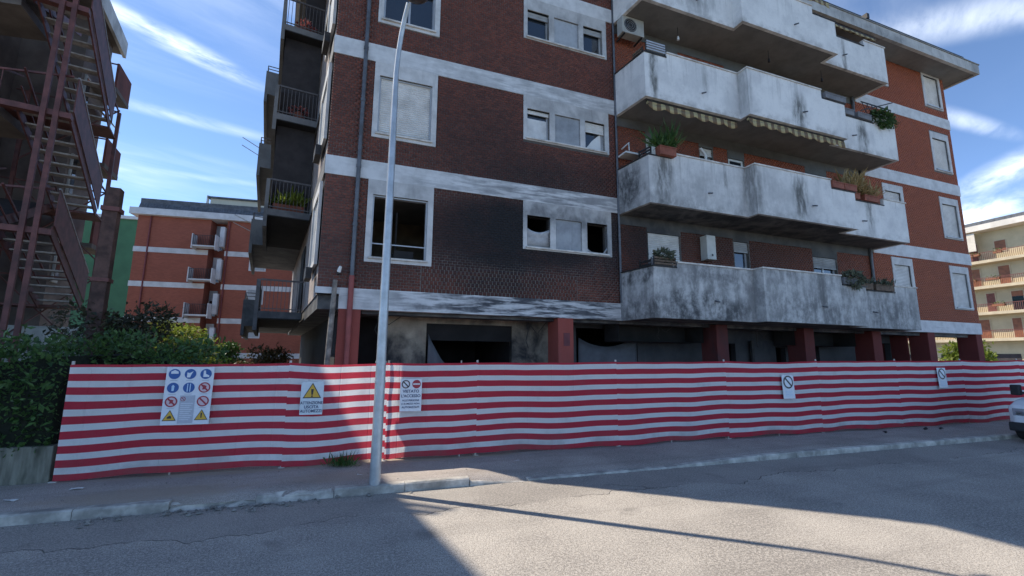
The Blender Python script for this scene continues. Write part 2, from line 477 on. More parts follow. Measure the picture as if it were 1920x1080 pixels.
def plaster(name, col, blobs, streak=0.35, sootc=(0.035, 0.038, 0.045), mott=0.25, horiz=False, wob=0.6, nsc=1.6):
    m, nt, b = newmat(name)
    v = coords(nt, BLD)
    n1 = noise(nt, v, 2.2, 7, 0.66)
    c = mixc(nt, rng(nt, n1, 0.35, 0.7), col, tuple(x*(1-mott) for x in col))
    sv = vmap(nt, v, (0.5, 0.5, 5.0)) if horiz else vmap(nt, v, (5.0, 5.0, 0.45))
    n2 = noise(nt, sv, 1.5, 6, 0.68, 0.3)
    c = mixc(nt, rng(nt, n2, 0.52, 0.78, 0, streak), c, (0.10, 0.105, 0.105))
    n4 = noise(nt, v, 14, 5, 0.7)
    c = mixc(nt, rng(nt, n4, 0.6, 0.75, 0, 0.3), c, tuple(x*0.5 for x in col))
    if blobs:
        f = blob_field(nt, v, blobs, wob, nsc)
        # scrubbed, patchy soot
        n3 = noise(nt, vmap(nt, v, (0.55, 0.55, 4.5)) if horiz else vmap(nt, v, (1.0, 1.0, 0.85)), 2.0, 6, 0.6, 0.35)
        f = math_(nt, 'MULTIPLY', f, rng(nt, n3, 0.40, 0.58, 0.05, 1.0) if horiz else rng(nt, n3, 0.30, 0.66, 0.25, 1.0))
        c = mixc(nt, f, c, sootc)
    setc(nt, b, c)
    b.inputs['Roughness'].default_value = 0.88
    b.inputs['Specular IOR Level'].default_value = 0.3
    bump(nt, b, math_(nt, 'ADD', n4, math_(nt, 'MULTIPLY', n1, 2)), 0.25, 0.01)
    return m
M_band = plaster('band_paint', (0.66, 0.66, 0.65), [(5.3, 3.25, 3.4, 0.5, 0.5, 0.95), (5.6, 6.2, 3.0, 0.5, 0.9, 0.62), (5.5, 9.2, 3.2, 0.5, 0.9, 0.35), (2.2, 3.3, 1.6, 0.3, 0.8, 0.45)], 0.3, horiz=True, sootc=(0.04, 0.045, 0.055))
def parapet_mat():
    m, nt, b = newmat('balcony_plaster')
    v = coords(nt, BLD)
    sx_ = N(nt, 'ShaderNodeSeparateXYZ'); nt.links.new(v, sx_.inputs[0])
    h = math_(nt, 'MULTIPLY', math_(nt, 'FRACT', math_(nt, 'DIVIDE', math_(nt, 'SUBTRACT', sx_.outputs[2], 3.025), 2.985)), 2.985)   # metres above each slab edge
    col = (0.74, 0.73, 0.70)
    n1 = noise(nt, v, 1.0, 9, 0.68)
    c = mixc(nt, rng(nt, n1, 0.38, 0.66), col, (0.58, 0.575, 0.56))
    n4 = noise(nt, v, 11, 6, 0.72)
    c = mixc(nt, rng(nt, n4, 0.52, 0.72, 0, 0.35), c, (0.42, 0.42, 0.41))
    # rain runs from the coping, fading downwards
    dn = noise(nt, vmap(nt, v, (6.5, 6.5, 0.32)), 1.0, 7, 0.66)
    gate = noise(nt, vmap(nt, v, (0.8, 0.8, 0.1)), 1.3, 3, 0.5)
    run = math_(nt, 'MULTIPLY', math_(nt, 'MULTIPLY', rng(nt, dn, 0.50, 0.68), rng(nt, gate, 0.42, 0.6, 0.25, 1.0)), rng(nt, h, 0.25, 1.42, 0.0, 0.45))
    c = mixc(nt, run, c, (0.15, 0.155, 0.15))
    low = math_(nt, 'MULTIPLY', rng(nt, h, 0.32, 0.0, 0.0, 0.4), rng(nt, noise(nt, v, 3.0, 6, 0.65), 0.4, 0.65))
    c = mixc(nt, low, c, (0.14, 0.135, 0.12))
    # single dark run-off stains with a shape of their own
    st_ = blob_field(nt, v, [(8.1, 9.75, 0.13, 0.75, 0.5, 0.85), (8.25, 6.85, 0.26, 0.75, 0.6, 0.8), (9.9, 10.0, 0.10, 0.45, 0.6, 0.4), (13.2, 9.4, 0.26, 0.62, 0.6, 0.85), (12.9, 6.7, 0.30, 0.62, 0.7, 0.85),
        (16.8, 9.5, 0.22, 0.72, 0.6, 0.85), (16.7, 6.9, 0.18, 0.7, 0.6, 0.7), (11.2, 10.0, 0.10, 0.9, 0.5, 0.35), (11.2, 7.0, 0.14, 0.9, 0.6, 0.6), (9.6, 12.5, 0.9, 0.35, 0.9, 0.5), (16.3, 12.4, 0.10, 0.7, 0.6, 0.7), (10.4, 7.0, 0.06, 0.5, 0.6, 0.5), (13.4, 4.1, 0.16, 0.5, 0.7, 0.55)], 0.55, 2.2)
    st_ = math_(nt, 'MULTIPLY', st_, rng(nt, noise(nt, vmap(nt, v, (3.5, 3.5, 0.9)), 2.0, 7, 0.7), 0.34, 0.6, 0.15, 1.0))
    c = mixc(nt, st_, c, (0.075, 0.078, 0.07))
    # soot: patchy, scrubbed in places, heaviest on the lowest balcony
    f = blob_field(nt, v, [(9.2, 3.25, 2.3, 0.75, 0.6, 0.97), (9.7, 4.2, 2.4, 0.8, 0.9, 0.8), (12.9, 3.4, 3.0, 0.85, 0.8, 0.8), (16.9, 3.5, 2.5, 1.0, 0.8, 0.82), (13, 3.9, 8, 1.1, 0.4, 0.66), (9.8, 6.5, 3.2, 0.9, 0.8, 0.4),
        (7.70, 4.30, 0.16, 0.40, 0.3, 0.97), (7.66, 3.4, 0.06, 0.4, 0.6, 0.8), (7.68, 6.7, 0.10, 0.8, 0.5, 0.95), (8.3, 6.1, 1.6, 0.35, 0.9, 0.55)], 0.5, 1.5)
    nm = math_(nt, 'ADD', math_(nt, 'MULTIPLY', noise(nt, vmap(nt, v, (2.2, 2.2, 0.8)), 1.6, 8, 0.66, 0.25), 0.6), math_(nt, 'MULTIPLY', noise(nt, v, 6.0, 7, 0.7), 0.4))
    f = math_(nt, 'MULTIPLY', f, rng(nt, nm, 0.36, 0.60, 0.38, 1.0))
    c = mixc(nt, f, c, (0.055, 0.057, 0.06))
    setc(nt, b, c)
    b.inputs['Roughness'].default_value = 0.9; b.inputs['Specular IOR Level'].default_value = 0.25
    bump(nt, b, math_(nt, 'ADD', n4, math_(nt, 'MULTIPLY', n1, 2)), 0.35, 0.012)
    return m
M_parapet = parapet_mat()
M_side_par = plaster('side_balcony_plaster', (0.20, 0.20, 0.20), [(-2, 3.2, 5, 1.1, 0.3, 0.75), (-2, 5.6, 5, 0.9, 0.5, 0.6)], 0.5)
M_white_sur = plaster('window_surround_paint', (0.62, 0.61, 0.59), [(5.9, 5.8, 1.8, 0.45, 0.7, 0.75), (7.1, 5.2, 0.6, 0.8, 0.6, 0.55), (1.7, 5.9, 1.0, 0.3, 0.8, 0.35), (6, 8.7, 1.6, 0.5, 0.8, 0.45), (6, 11.3, 1.6, 0.8, 0.8, 0.45)], 0.3)
M_soffit = plaster('soffit_plaster', (0.20, 0.195, 0.185), [(11, 6.1, 6.5, 0.8, 0.5, 0.95), (12, 3.1, 12, 0.7, 0.4, 0.98), (3.5, 3.1, 6, 0.6, 0.4, 0.85), (16, 6.1, 5, 0.7, 0.8, 0.7)], 0.2)  # soot on the lower soffits, plus shade under the slabs painted in
M_cornice = plaster('cornice_concrete', (0.52, 0.51, 0.48), [(19.3, 14.3, 1.4, 0.22, 0.8, 0.6), (17.0, 14.5, 1.0, 0.3, 0.9, 0.4), (25.2, 14.5, 0.4, 0.5, 0.8, 0.5)], 0.55)
M_greystone = simple('ledge_stone', (0.22, 0.22, 0.21), 0.9, 0.2, 4, 0.2)
M_coping = simple('coping_stone', (0.58, 0.55, 0.50), 0.8, 0.2, 6, 0.2, dirt=(0.25, 0.23, 0.2))
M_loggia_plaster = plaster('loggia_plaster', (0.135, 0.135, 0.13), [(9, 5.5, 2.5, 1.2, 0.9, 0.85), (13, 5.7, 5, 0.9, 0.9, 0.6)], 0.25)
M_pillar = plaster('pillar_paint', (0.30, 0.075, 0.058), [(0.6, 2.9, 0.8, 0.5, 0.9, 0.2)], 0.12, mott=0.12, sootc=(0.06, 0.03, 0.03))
M_pillar_shaded = plaster('pillar_paint_shaded', (0.15, 0.036, 0.032), [(11.2, 2.0, 1.2, 1.4, 0.7, 0.55), (15.0, 2.6, 0.8, 1.0, 0.8, 0.3)], 0.12, mott=0.12)  # pillar red darkened, shade of the far bays put into its colour
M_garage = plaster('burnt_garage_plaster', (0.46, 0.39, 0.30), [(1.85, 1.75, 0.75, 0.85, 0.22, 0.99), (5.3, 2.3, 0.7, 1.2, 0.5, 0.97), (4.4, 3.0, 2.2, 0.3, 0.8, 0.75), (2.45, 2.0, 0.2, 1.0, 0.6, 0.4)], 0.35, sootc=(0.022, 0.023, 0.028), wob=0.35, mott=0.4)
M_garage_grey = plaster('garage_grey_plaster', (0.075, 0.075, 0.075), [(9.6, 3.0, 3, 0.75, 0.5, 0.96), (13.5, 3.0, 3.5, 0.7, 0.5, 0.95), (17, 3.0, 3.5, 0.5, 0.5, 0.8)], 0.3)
M_dark = simple('soot_and_shade', (0.018, 0.017, 0.017), 0.95, 0.3, 2, 0)  # soot in burnt rooms; elsewhere the near-black colour stands in for shade
M_room = simple('scorched_room_plaster', (0.16, 0.13, 0.095), 0.95, 0.4, 1.2, 0, dirt=(0.02, 0.018, 0.018))
M_shutter = simple('roller_shutter_pvc', (0.66, 0.65, 0.62), 0.5, 0.10, 3, 0.05, ref=BLD, dirt=(0.44, 0.43, 0.41))
M_shutter_g = simple('roller_shutter_grey', (0.36, 0.37, 0.37), 0.55, 0.15, 3, 0.05, ref=BLD, dirt=(0.2, 0.2, 0.2))
M_panel_dirty = plaster('infill_panel', (0.40, 0.42, 0.44), [(6.1, 5.3, 0.5, 0.5, 0.9, 0.4), (6.1, 8.4, 0.5, 0.4, 0.9, 0.4)], 0.25)
M_melt = simple('melted_shutter', (0.36, 0.36, 0.365), 0.6, 0.4, 2.5, 0.1, dirt=(0.05, 0.05, 0.05))
def glass_mat(name, col, rough=0.06):
    m, nt, b = newmat(name)
    setc(nt, b, col); b.inputs['Roughness'].default_value = rough; b.inputs['Specular IOR Level'].default_value = 0.9
    b.inputs['Coat Weight'].default_value = 0.6; b.inputs['Coat Roughness'].default_value = 0.03
    return m
M_glass = glass_mat('window_glass', (0.018, 0.024, 0.032))
M_pipe = simple('zinc_downpipe', (0.115, 0.12, 0.13), 0.5, 0.2, 5, 0.05, metal=0.3, dirt=(0.06, 0.06, 0.06))
M_pipe_red = simple('painted_red_pipe', (0.26, 0.06, 0.05), 0.6, 0.15, 5, 0.05)
M_iron = simple('dark_iron', (0.035, 0.033, 0.033), 0.6, 0.3, 10, 0.1, metal=0.4)
M_alu = simple('grey_frame_metal', (0.42, 0.43, 0.44), 0.45, 0.1, 5, 0.03, metal=0.3)
M_white = simple('white_enamel', (0.70, 0.70, 0.67), 0.4, 0.06, 4, 0.02)
M_side_wall = simple('side_wall_plaster', (0.36, 0.30, 0.27), 0.9, 0.2, 3, 0.2, ref=BLD, dirt=(0.20, 0.16, 0.14))

# ------------------------------------------------------------------ main apartment building: geometry
DZ = 2.99
BANDS = [(3.04, 3.50), (6.06, 6.50), (9.03, 9.48), (12.02, 12.46)]
def brick_array(regions, v, seed, bw=0.125, bh=0.066, jw=0.011, jh=0.007, proud=0.010):
    """regions: list of (u0,u1,z0,z1,holes). returns verts, faces, rnd per vertex"""
    r = np.random.default_rng(seed)
    cells = []
    for (u0, u1, z0, z1, holes) in regions:
        nrow = max(1, int(round((z1-z0)/bh))); h = (z1-z0)/nrow
        for j in range(nrow):
            za = z0+j*h+jh/2; zb = z0+(j+1)*h-jh/2
            off = (j % 2)*bw/2
            xs = np.arange(u0-off, u1, bw)
            for xx in xs:
                a = max(u0, xx)+jw/2; b = min(u1, xx+bw)-jw/2
                if b-a < 0.02: continue
                segs = [(a, b)]
                for (h0, h1, g0, g1) in holes:
                    if zb > g0 and za < g1:
                        ns_ = []
                        for (p, q) in segs:
                            if q <= h0 or p >= h1: ns_.append((p, q))
                            else:
                                if p < h0: ns_.append((p, h0))
                                if q > h1: ns_.append((h1, q))
                        segs = ns_
                for (p, q) in segs:
                    if q-p > 0.012: cells.append((p, q, za, zb))
    c = np.array(cells); n = len(c)
    y1 = -v - proud - r.uniform(-0.0025, 0.0025, n)
    y0 = np.full(n, -v+0.004)
    V = np.empty((n, 8, 3))
    e = 0.0025
    for k_, (ux, zz) in enumerate([(0, 2), (1, 2), (1, 3), (0, 3)]):
        V[:, k_, 0] = c[:, ux]; V[:, k_, 1] = y0; V[:, k_, 2] = c[:, zz]
        V[:, 4+k_, 0] = c[:, ux]+(e if ux == 0 else -e); V[:, 4+k_, 1] = y1; V[:, 4+k_, 2] = c[:, zz]+(e if zz == 2 else -e)
    base = np.arange(n)[:, None, None]*8
    fq = np.array([(4, 5, 6, 7), (0, 1, 5, 4), (1, 2, 6, 5), (2, 3, 7, 6), (3, 0, 4, 7)])[None]
    Fq = (base+fq).reshape(-1, 4)
    rv = np.repeat(r.uniform(0, 1, n), 8)
    return V.reshape(-1, 3), Fq, rv, c
def np_mesh(name, V, Fq, mat, parent, kind=None, rnd=None, smooth=False, label=None):
    me = bpy.data.meshes.new(name)
    nf, k_ = Fq.shape
    me.vertices.add(len(V)); me.vertices.foreach_set('co', np.ascontiguousarray(V, dtype=np.float32).ravel())
    me.loops.add(nf*k_); me.loops.foreach_set('vertex_index', np.ascontiguousarray(Fq, dtype=np.int32).ravel())
    me.polygons.add(nf); me.polygons.foreach_set('loop_start', np.arange(0, nf*k_, k_, dtype=np.int32))
    if smooth: me.polygons.foreach_set('use_smooth', np.ones(nf, dtype=bool))
    me.materials.append(mat)
    me.update(calc_edges=True); me.validate()
    if rnd is not None:
        a = me.attributes.new('rnd', 'FLOAT', 'POINT'); a.data.foreach_set('value', np.ascontiguousarray(rnd, dtype=np.float32))
    o = bpy.data.objects.new(name, me); COL.objects.link(o)
    if parent is not None: o.parent = parent
    return tag(o, label, None, None, kind)

def wall_cells(mb, u0, u1, z0, z1, holes, vout, thick):
    us = sorted({u0, u1, *[h[0] for h in holes if u0 < h[0] < u1], *[h[1] for h in holes if u0 < h[1] < u1]})
    zs = sorted({z0, z1, *[h[2] for h in holes if z0 < h[2] < z1], *[h[3] for h in holes if z0 < h[3] < z1]})
    for a, b in zip(us, us[1:]):
        for c, d in zip(zs, zs[1:]):
            cu, cz = (a+b)/2, (c+d)/2
            if any(h[0] < cu < h[1] and h[2] < cz < h[3] for h in holes): continue
            mb.box(a, b, -vout, -vout+thick, c, d)

# openings (u0,u1,z0,z1) per storey
def big_open(i): return (1.04, 2.30, 4.24+DZ*i, 5.71+DZ*i)
def big_outer(i): return (0.92, 2.43, 4.12+DZ*i, BANDS[i+1][0] if i < 3 else 14.25)
def tri_open(i): return [(4.86, 5.52, 4.86+DZ*i, 5.68+DZ*i), (5.68, 6.46, 4.84+DZ*i, 5.67+DZ*i), (6.62, 7.26, 4.86+DZ*i, 5.68+DZ*i)]
def tri_outer(i): return (4.75, 7.39, 4.77+DZ*i, BANDS[i+1][0] if i < 3 else 14.25)
def rw_open(i): return (23.2, 24.2, 4.13+DZ*i*0.965, 5.52+DZ*i*0.965)
def rw_outer(i): return (23.06, 24.34, 4.05+DZ*i*0.965, 5.80+DZ*i*0.965)
def sw_open(i): return (19.62, 20.56, 4.45+DZ*i*0.97, 5.57+DZ*i*0.97)
def sw_outer(i): return (19.49, 20.72, 4.33+DZ*i*0.97, 5.85+DZ*i*0.97)
# loggia openings (behind the balconies)
LOG = {0: [(8.62, 9.75, 3.3, 5.62), (11.85, 12.45, 4.3, 5.68), (15.35, 16.5, 3.3, 5.50)],
       1: [(8.70, 9.60, 6.3, 8.55), (10.72, 11.22, 6.3, 8.62), (11.88, 12.52, 7.3, 8.45), (15.40, 16.4, 6.3, 8.5)],
       2: [(8.9, 10.0, 9.3, 11.4), (12.0, 12.6, 10.2, 11.4), (14.2, 15.3, 9.3, 11.4)],
       3: [(8.9, 10.0, 12.3, 13.9), (12.0, 13.0, 12.3, 13.9), (15.0, 16.0, 12.3, 13.9)]}
holes_all = []
for i in range(4):
    holes_all.append(big_open(i)); holes_all += tri_open(i)
    holes_all.append(rw_open(i)); holes_all.append(sw_open(i)); holes_all += LOG[i]
fw = MB()
wall_cells(fw, 0.0, 24.62, 3.36, 14.25, holes_all, 0.0, 0.22)
front_wall = fw.build('front_wall', M_mortar, BLD)
# brick cladding regions
regL = []; regC = []; regR = []
for i in range(4):
    z0 = BANDS[i][1]+0.002; z1 = (BANDS[i+1][0]-0.002) if i < 3 else 14.24
    ol = [big_outer(i), tri_outer(i)]
    regL.append((0.0, 7.62, z0+(0.66 if i == 0 else 0), z1, ol))
    if i == 0: regL += [(0.0, 2.2, z0, z0+0.659, []), (6.3, 7.62, z0, z0+0.659, [])]; regT = [(2.202, 6.298, z0, z0+0.659, [])]
    zt = z1-0.0 if i == 3 else BANDS[i+1][0]-0.30
    lg = [(a-0.04, b+0.04, c, 99) for (a, b, c, d) in LOG[i]]
    regC.append((7.625, 18.50, z0-0.3, zt, lg))
    z1r = z1 if i < 3 else 14.24
    regR.append((18.50, 24.62, z0-0.12*(i > 0), z1r-0.12*(i < 3), [rw_outer(i), sw_outer(i)]))
V, Fq, rv, cells = brick_array(regL, 0.0, 3)
# the corner strip by the downpipe, nearest to the street: bricks as single pieces
near = (cells[:, 1] < 0.63) & (cells[:, 3] < 6.1) & (cells[:, 1]-cells[:, 0] > 0.03)
idx = np.where(near)[0][:300]
keep = np.ones(len(cells), bool); keep[idx] = False
Vk = V.reshape(-1, 8, 3)[keep].reshape(-1, 3); rk = rv.reshape(-1, 8)[keep].ravel()
Fk = (np.arange(keep.sum())[:, None, None]*8 + np.array([(4, 5, 6, 7), (0, 1, 5, 4), (1, 2, 6, 5), (2, 3, 7, 6), (3, 0, 4, 7)])[None]).reshape(-1, 4)
np_mesh('brickwork', Vk, Fk, M_brick_l, front_wall, 'stuff', rk)
brick_cache = {}
for q in idx:
    a, b, c, d = cells[q]
    key = (round(b-a, 3), round(d-c, 3))
    if key not in brick_cache:
        w, h = b-a, d-c; e = 0.003
        me = bpy.data.meshes.new('brick')
        me.from_pydata([(0, 0.004, 0), (w, 0.004, 0), (w, 0.004, h), (0, 0.004, h), (e, -0.010, e), (w-e, -0.010, e), (w-e, -0.010, h-e), (e, -0.010, h-e)], [],
                       [(4, 5, 6, 7), (0, 1, 5, 4), (1, 2, 6, 5), (2, 3, 7, 6), (3, 0, 4, 7)])
        me.materials.append(M_brick_l); brick_cache[key] = me
    o = bpy.data.objects.new('brick', brick_cache[key]); COL.objects.link(o); o.parent = front_wall
    o.location = (a, random.uniform(-0.003, 0.001), c)
V, Fq, rv, cells = brick_array(regT, 0.0, 6, 0.100, 0.094, 0.019, 0.004, 0.012)
np_mesh('tile_course', V, Fq, M_brick_t, front_wall, 'stuff', rv)
V, Fq, rv, cells = brick_array(regC, 0.0, 4)
np_mesh('loggia_brickwork', V, Fq, M_brick_c, front_wall, 'stuff', rv)
V, Fq, rv, cells = brick_array(regR, 0.0, 5)
np_mesh('end_bay_brickwork', V, Fq, M_brick_r, front_wall, 'stuff', rv)

# white floor bands
for i, (z0, z1) in enumerate(BANDS):
    if i == 0:
        MB().box(0.452, 7.62, -0.03, 0.2, z0, z1).build('floor_band', M_band, BLD, label='white band scrubbed through black soot above the garages')
        MB().box(-0.03, 0.45, -0.028, 0.2, 3.36, z1).build('floor_band', M_band, BLD)
        MB().box(18.52, 24.64, -0.03, 0.2, z0+0.05, z1+0.03).build('floor_band', M_band, BLD)
    else:
        MB().box(-0.02, 7.62, -0.03, 0.0, z0, z1).build('floor_band', M_band, BLD)
        MB().box(18.52, 24.64, -0.03, 0.0, z0-0.14, z1-0.12).build('floor_band', M_band, BLD)

def surround(outer, opens, parent, mat, name='window', proud=0.028, label=None):
    mb = MB(); wall_cells(mb, outer[0], outer[1], outer[2], outer[3], opens, proud, proud+0.12)
    return mb.build(name, mat, parent, label=label)
def shutter(parent, o, frac, mat, depth=0.08, pitch=0.052):
    """roller shutter: real slats, closed down to frac of the opening"""
    u0, u1, z0, z1 = o
    mb = MB(); zb = z1-(z1-z0)*frac; n = max(1, int((z1-zb)/pitch)); h = (z1-zb)/n
    for k_ in range(n):
        a = zb+k_*h
        y = depth
        mb.add([(u0, y, a+0.004), (u1, y, a+0.004), (u1, y-0.016, a+h*0.42), (u0, y-0.016, a+h*0.42), (u1, y, a+h-0.002), (u0, y, a+h-0.002),
                (u0, y+0.012, a), (u1, y+0.012, a), (u1, y+0.012, a+h), (u0, y+0.012, a+h)],
               [(0, 1, 2, 3), (3, 2, 4, 5), (6, 7, 1, 0), (5, 4, 8, 9)])
    mb.box(u0, u1, depth-0.014, depth+0.014, zb-0.03, zb)
    return mb.build('shutter', mat, parent)
def sash(parent, o, mat_f, cols=2, depth=0.12, w=0.05):
    u0, u1, z0, z1 = o
    mb = MB()
    mb.box(u0, u1, depth-0.02, depth+0.03, z0, z0+w); mb.box(u0, u1, depth-0.02, depth+0.03, z1-w, z1)
    for k_ in range(cols+1):
        x_ = u0+(u1-u0)*k_/cols
        a = min(max(u0, x_-w/2), u1-w)
        mb.box(a, a+w, depth-0.022, depth+0.028, z0+w, z1-w)
    mb.build('sash', mat_f, parent)
    MB().box(u0+w, u1-w, depth, depth+0.008, z0+w, z1-w).build('pane', M_glass, parent)
def sill(parent, u0, u1, z, mat=None):
    MB().box(u0-0.04, u1+0.04, -0.075, 0.05, z-0.045, z).build('sill', mat or M_coping, parent, bevel=0.006)
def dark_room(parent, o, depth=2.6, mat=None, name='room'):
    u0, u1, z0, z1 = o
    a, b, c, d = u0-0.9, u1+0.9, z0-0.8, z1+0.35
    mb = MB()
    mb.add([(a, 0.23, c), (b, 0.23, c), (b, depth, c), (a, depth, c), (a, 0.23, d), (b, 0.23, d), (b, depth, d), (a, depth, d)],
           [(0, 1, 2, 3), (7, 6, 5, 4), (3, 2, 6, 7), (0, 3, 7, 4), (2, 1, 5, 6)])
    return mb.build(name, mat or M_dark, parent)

# big windows of the smoked bay
for i in range(4):
    o = big_open(i)
    w = surround(big_outer(i), [o], BLD, M_white_sur, label='burnt-out window with no shutter and a blackened room behind' if i == 0 else None)
    sill(w, o[0], o[1], o[2])
    # inner reveal frame
    fr = MB()
    fr.box(o[0], o[0]+0.035, 0.03, 0.15, o[2], o[3]); fr.box(o[1]-0.035, o[1], 0.03, 0.15, o[2], o[3]); fr.box(o[0]+0.035, o[1]-0.035, 0.03, 0.15, o[3]-0.035, o[3])
    fr.build('frame', M_alu, w)
    if i == 0:
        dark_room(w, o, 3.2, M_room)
        MB().box(o[0]+0.035, o[1]-0.035, 0.06, 0.085, 4.56, 4.585).build('guard_rail', M_alu, w)
        MB().box(1.62, 1.66, 0.5, 0.55, 4.5, 5.5).box(1.55, 1.75, 0.45, 0.6, 4.1, 4.45).build('burnt_furniture', M_dark, w)
        MB().box(1.58, 2.02, 0.10, 0.35, 4.24, 4.46).build('charred_box', M_dark, w)
    elif i == 1: shutter(w, o, 0.985, M_shutter)
    elif i == 2:
        sash(w, o, M_alu, 2); dark_room(w, o, 1.5)
        shutter(w, o, 0.3, M_shutter_g, 0.06)
    else: shutter(w, o, 1.0, M_shutter)
# triple windows
for i in range(4):
    ops = tri_open(i)
    w = surround(tri_outer(i), ops, BLD, M_white_sur, label='triple window with burnt openings either side of a pale panel' if i == 0 else None)
    sill(w, ops[0][0], ops[2][1], ops[0][2]-0.02)
    MB().box(ops[1][0], ops[1][1], 0.02, 0.06, ops[1][2], ops[1][3]).build('infill_panel', M_panel_dirty, w)
    if i == 0:
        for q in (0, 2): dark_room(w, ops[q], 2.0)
        # melted, sagging shutters
        for q, lo in ((0, 0.62), (2, 0.16)):
            u0, u1, z0, z1 = ops[q]
            mb = MB(); n = 12; vs = []
            for layer, (dz, y) in enumerate(((0, 0.03), (0.055, 0.012), (0.11, 0.05), (0.20, 0.065))):
                for k_ in range(n+1):
                    t = k_/n
                    sag = 0.11*math.sin(math.pi*t)*(1 if q == 0 else 1.0)
                    if q == 2: sag = 0.16*math.sin(math.pi*min(1, t*0.9))-0.22*max(0, t-0.82)*3
                    vs.append((u0+(u1-u0)*t, y+0.012*math.sin(t*9+layer), max(z0+0.01, z0+(z1-z0)*lo-sag-dz)))
            for k_ in range(n+1): vs.append((u0+(u1-u0)*k_/n, 0.07, z0))
            fs = [(r*(n+1)+k_, (r+1)*(n+1)+k_, (r+1)*(n+1)+k_+1, r*(n+1)+k_+1) for r in range(4) for k_ in range(n)]
            mb.add(vs, fs, True)
            o_ = mb.build('melted_shutter', M_melt, w)
            sdm = o_.modifiers.new('solid', 'SOLIDIFY'); sdm.thickness = 0.01
    elif i == 1:
        sash(w, ops[0], M_alu, 1); sash(w, ops[2], M_alu, 1)
        u0, u1, z0, z1 = ops[0]
        MB().box(u0+0.05, u1-0.05, 0.10, 0.115, z0+0.05, z0+0.6).build('blind', M_shutter, w)
        shutter(w, ops[0], 0.1, M_shutter, 0.06); shutter(w, ops[2], 0.33, M_shutter, 0.06)
        u0, u1, z0, z1 = ops[2]
        MB().add([(u0+0.1, 0.11, z0+0.06), (u1-0.06, 0.11, z0+0.06), (u1-0.06, 0.11, z0+0.58), (u0+0.28, 0.108, z0+0.3)], [(0, 1, 2, 3)]).build('curtain', M_white, w)
    else:
        for q in (0, 2): sash(w, ops[q], M_shutter_g, 1); dark_room(w, ops[q], 1.2)
        for q in (0, 2): shutter(w, ops[q], 0.18, M_shutter_g, 0.06)
# end bay windows
for i in range(4):
    o = rw_open(i)
    w = surround(rw_outer(i), [o], BLD, M_white_sur)
    sill(w, o[0], o[1], o[2], M_alu)
    shutter(w, o, 0.99 if i < 3 else 0.9, M_shutter, 0.05)
    if i == 3: sash(w, o, M_alu, 2)
    o = sw_open(i)
    w = surround(sw_outer(i), [o], BLD, M_white_sur)
    sill(w, o[0], o[1], o[2], M_alu); sash(w, o, M_alu, 2)
    shutter(w, o, (0.74, 0.93, 0.7, 0.5)[i], M_shutter, 0.05)
# loggia doors and windows
LFRAC = {0: [0.40, 0.22, 0.16], 1: [0.55, 0.1, 0.0, 0.35], 2: [0.5, 0.3, 0.3], 3: [0.4, 0.3, 0.3]}
for i in range(4):
    for q, o in enumerate(LOG[i]):
        zt = BANDS[i+1][0]-0.30 if i < 3 else 14.0
        # plain plaster lintel above the opening
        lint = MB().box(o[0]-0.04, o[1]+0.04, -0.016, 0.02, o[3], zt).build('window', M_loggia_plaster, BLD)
        sash(lint, o, M_white if (i == 1 and q == 2) else M_alu, 2 if o[1]-o[0] > 0.8 else 1, 0.05 if (i == 1 and q == 2) else 0.12, 0.07)
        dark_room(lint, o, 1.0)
        if LFRAC[i][q] > 0: shutter(lint, o, LFRAC[i][q], M_shutter if (i != 0 or q == 0) else M_shutter_g, 0.04)
        if o[2] > BANDS[i][1]+0.4: sill(lint, o[0], o[1], o[2])
# plaster strip under each balcony soffit
for i in range(4):
    z1 = (3.03 if i == 0 else 3.03+2.985*i)+2.985
    zt = BANDS[i+1][0]-0.30 if i < 3 else 14.0
    MB().box(7.63, 18.49, -0.0145, 0.0, zt+0.002, BANDS[i+1][1]+0.2 if i < 3 else 14.24).build('lintel_strip', M_loggia_plaster, BLD)

# stepped balconies
PATH = [(7.62, 0.0), (7.80, 1.22), (11.15, 1.22), (11.15, 1.55), (15.30, 1.55), (15.30, 1.12), (18.60, 1.12), (18.60, 0.0)]
def offset_path(pts, d):
    out = []
    n = len(pts)
    for i in range(n):
        nrm = []
        for a, b in ((i-1, i), (i, i+1)):
            if a < 0 or b >= n: continue
            dx, dy = pts[b][0]-pts[a][0], pts[b][1]-pts[a][1]
            l = math.hypot(dx, dy); nrm.append((dy/l, -dx/l))
        if len(nrm) == 1: out.append((pts[i][0]+nrm[0][0]*d, pts[i][1]+nrm[0][1]*d))
        else:
            mxn = (nrm[0][0]+nrm[1][0], nrm[0][1]+nrm[1][1]); dot = nrm[0][0]*nrm[1][0]+nrm[0][1]*nrm[1][1]
            s_ = d/(1+dot); out.append((pts[i][0]+mxn[0]*s_, pts[i][1]+mxn[1]*s_))
    return out
def strip(mb, pts, inner, z0, z1):
    """wall strip between an outer path and an inner path (u,v), closed, at y=-v"""
    n = len(pts)
    vs = []
    for (a, b) in zip(pts, inner):
        vs += [(a[0], -a[1], z0), (a[0], -a[1], z1), (b[0], -b[1], z1), (b[0], -b[1], z0)]
    fs = []
    for i in range(n-1):
        for k_ in range(4):
            fs.append((i*4+k_, (i+1)*4+k_, (i+1)*4+(k_+1) % 4, i*4+(k_+1) % 4))
    fs.append((3, 2, 1, 0)); fs.append(((n-1)*4, (n-1)*4+1, (n-1)*4+2, (n-1)*4+3))
    mb.add(vs, fs)
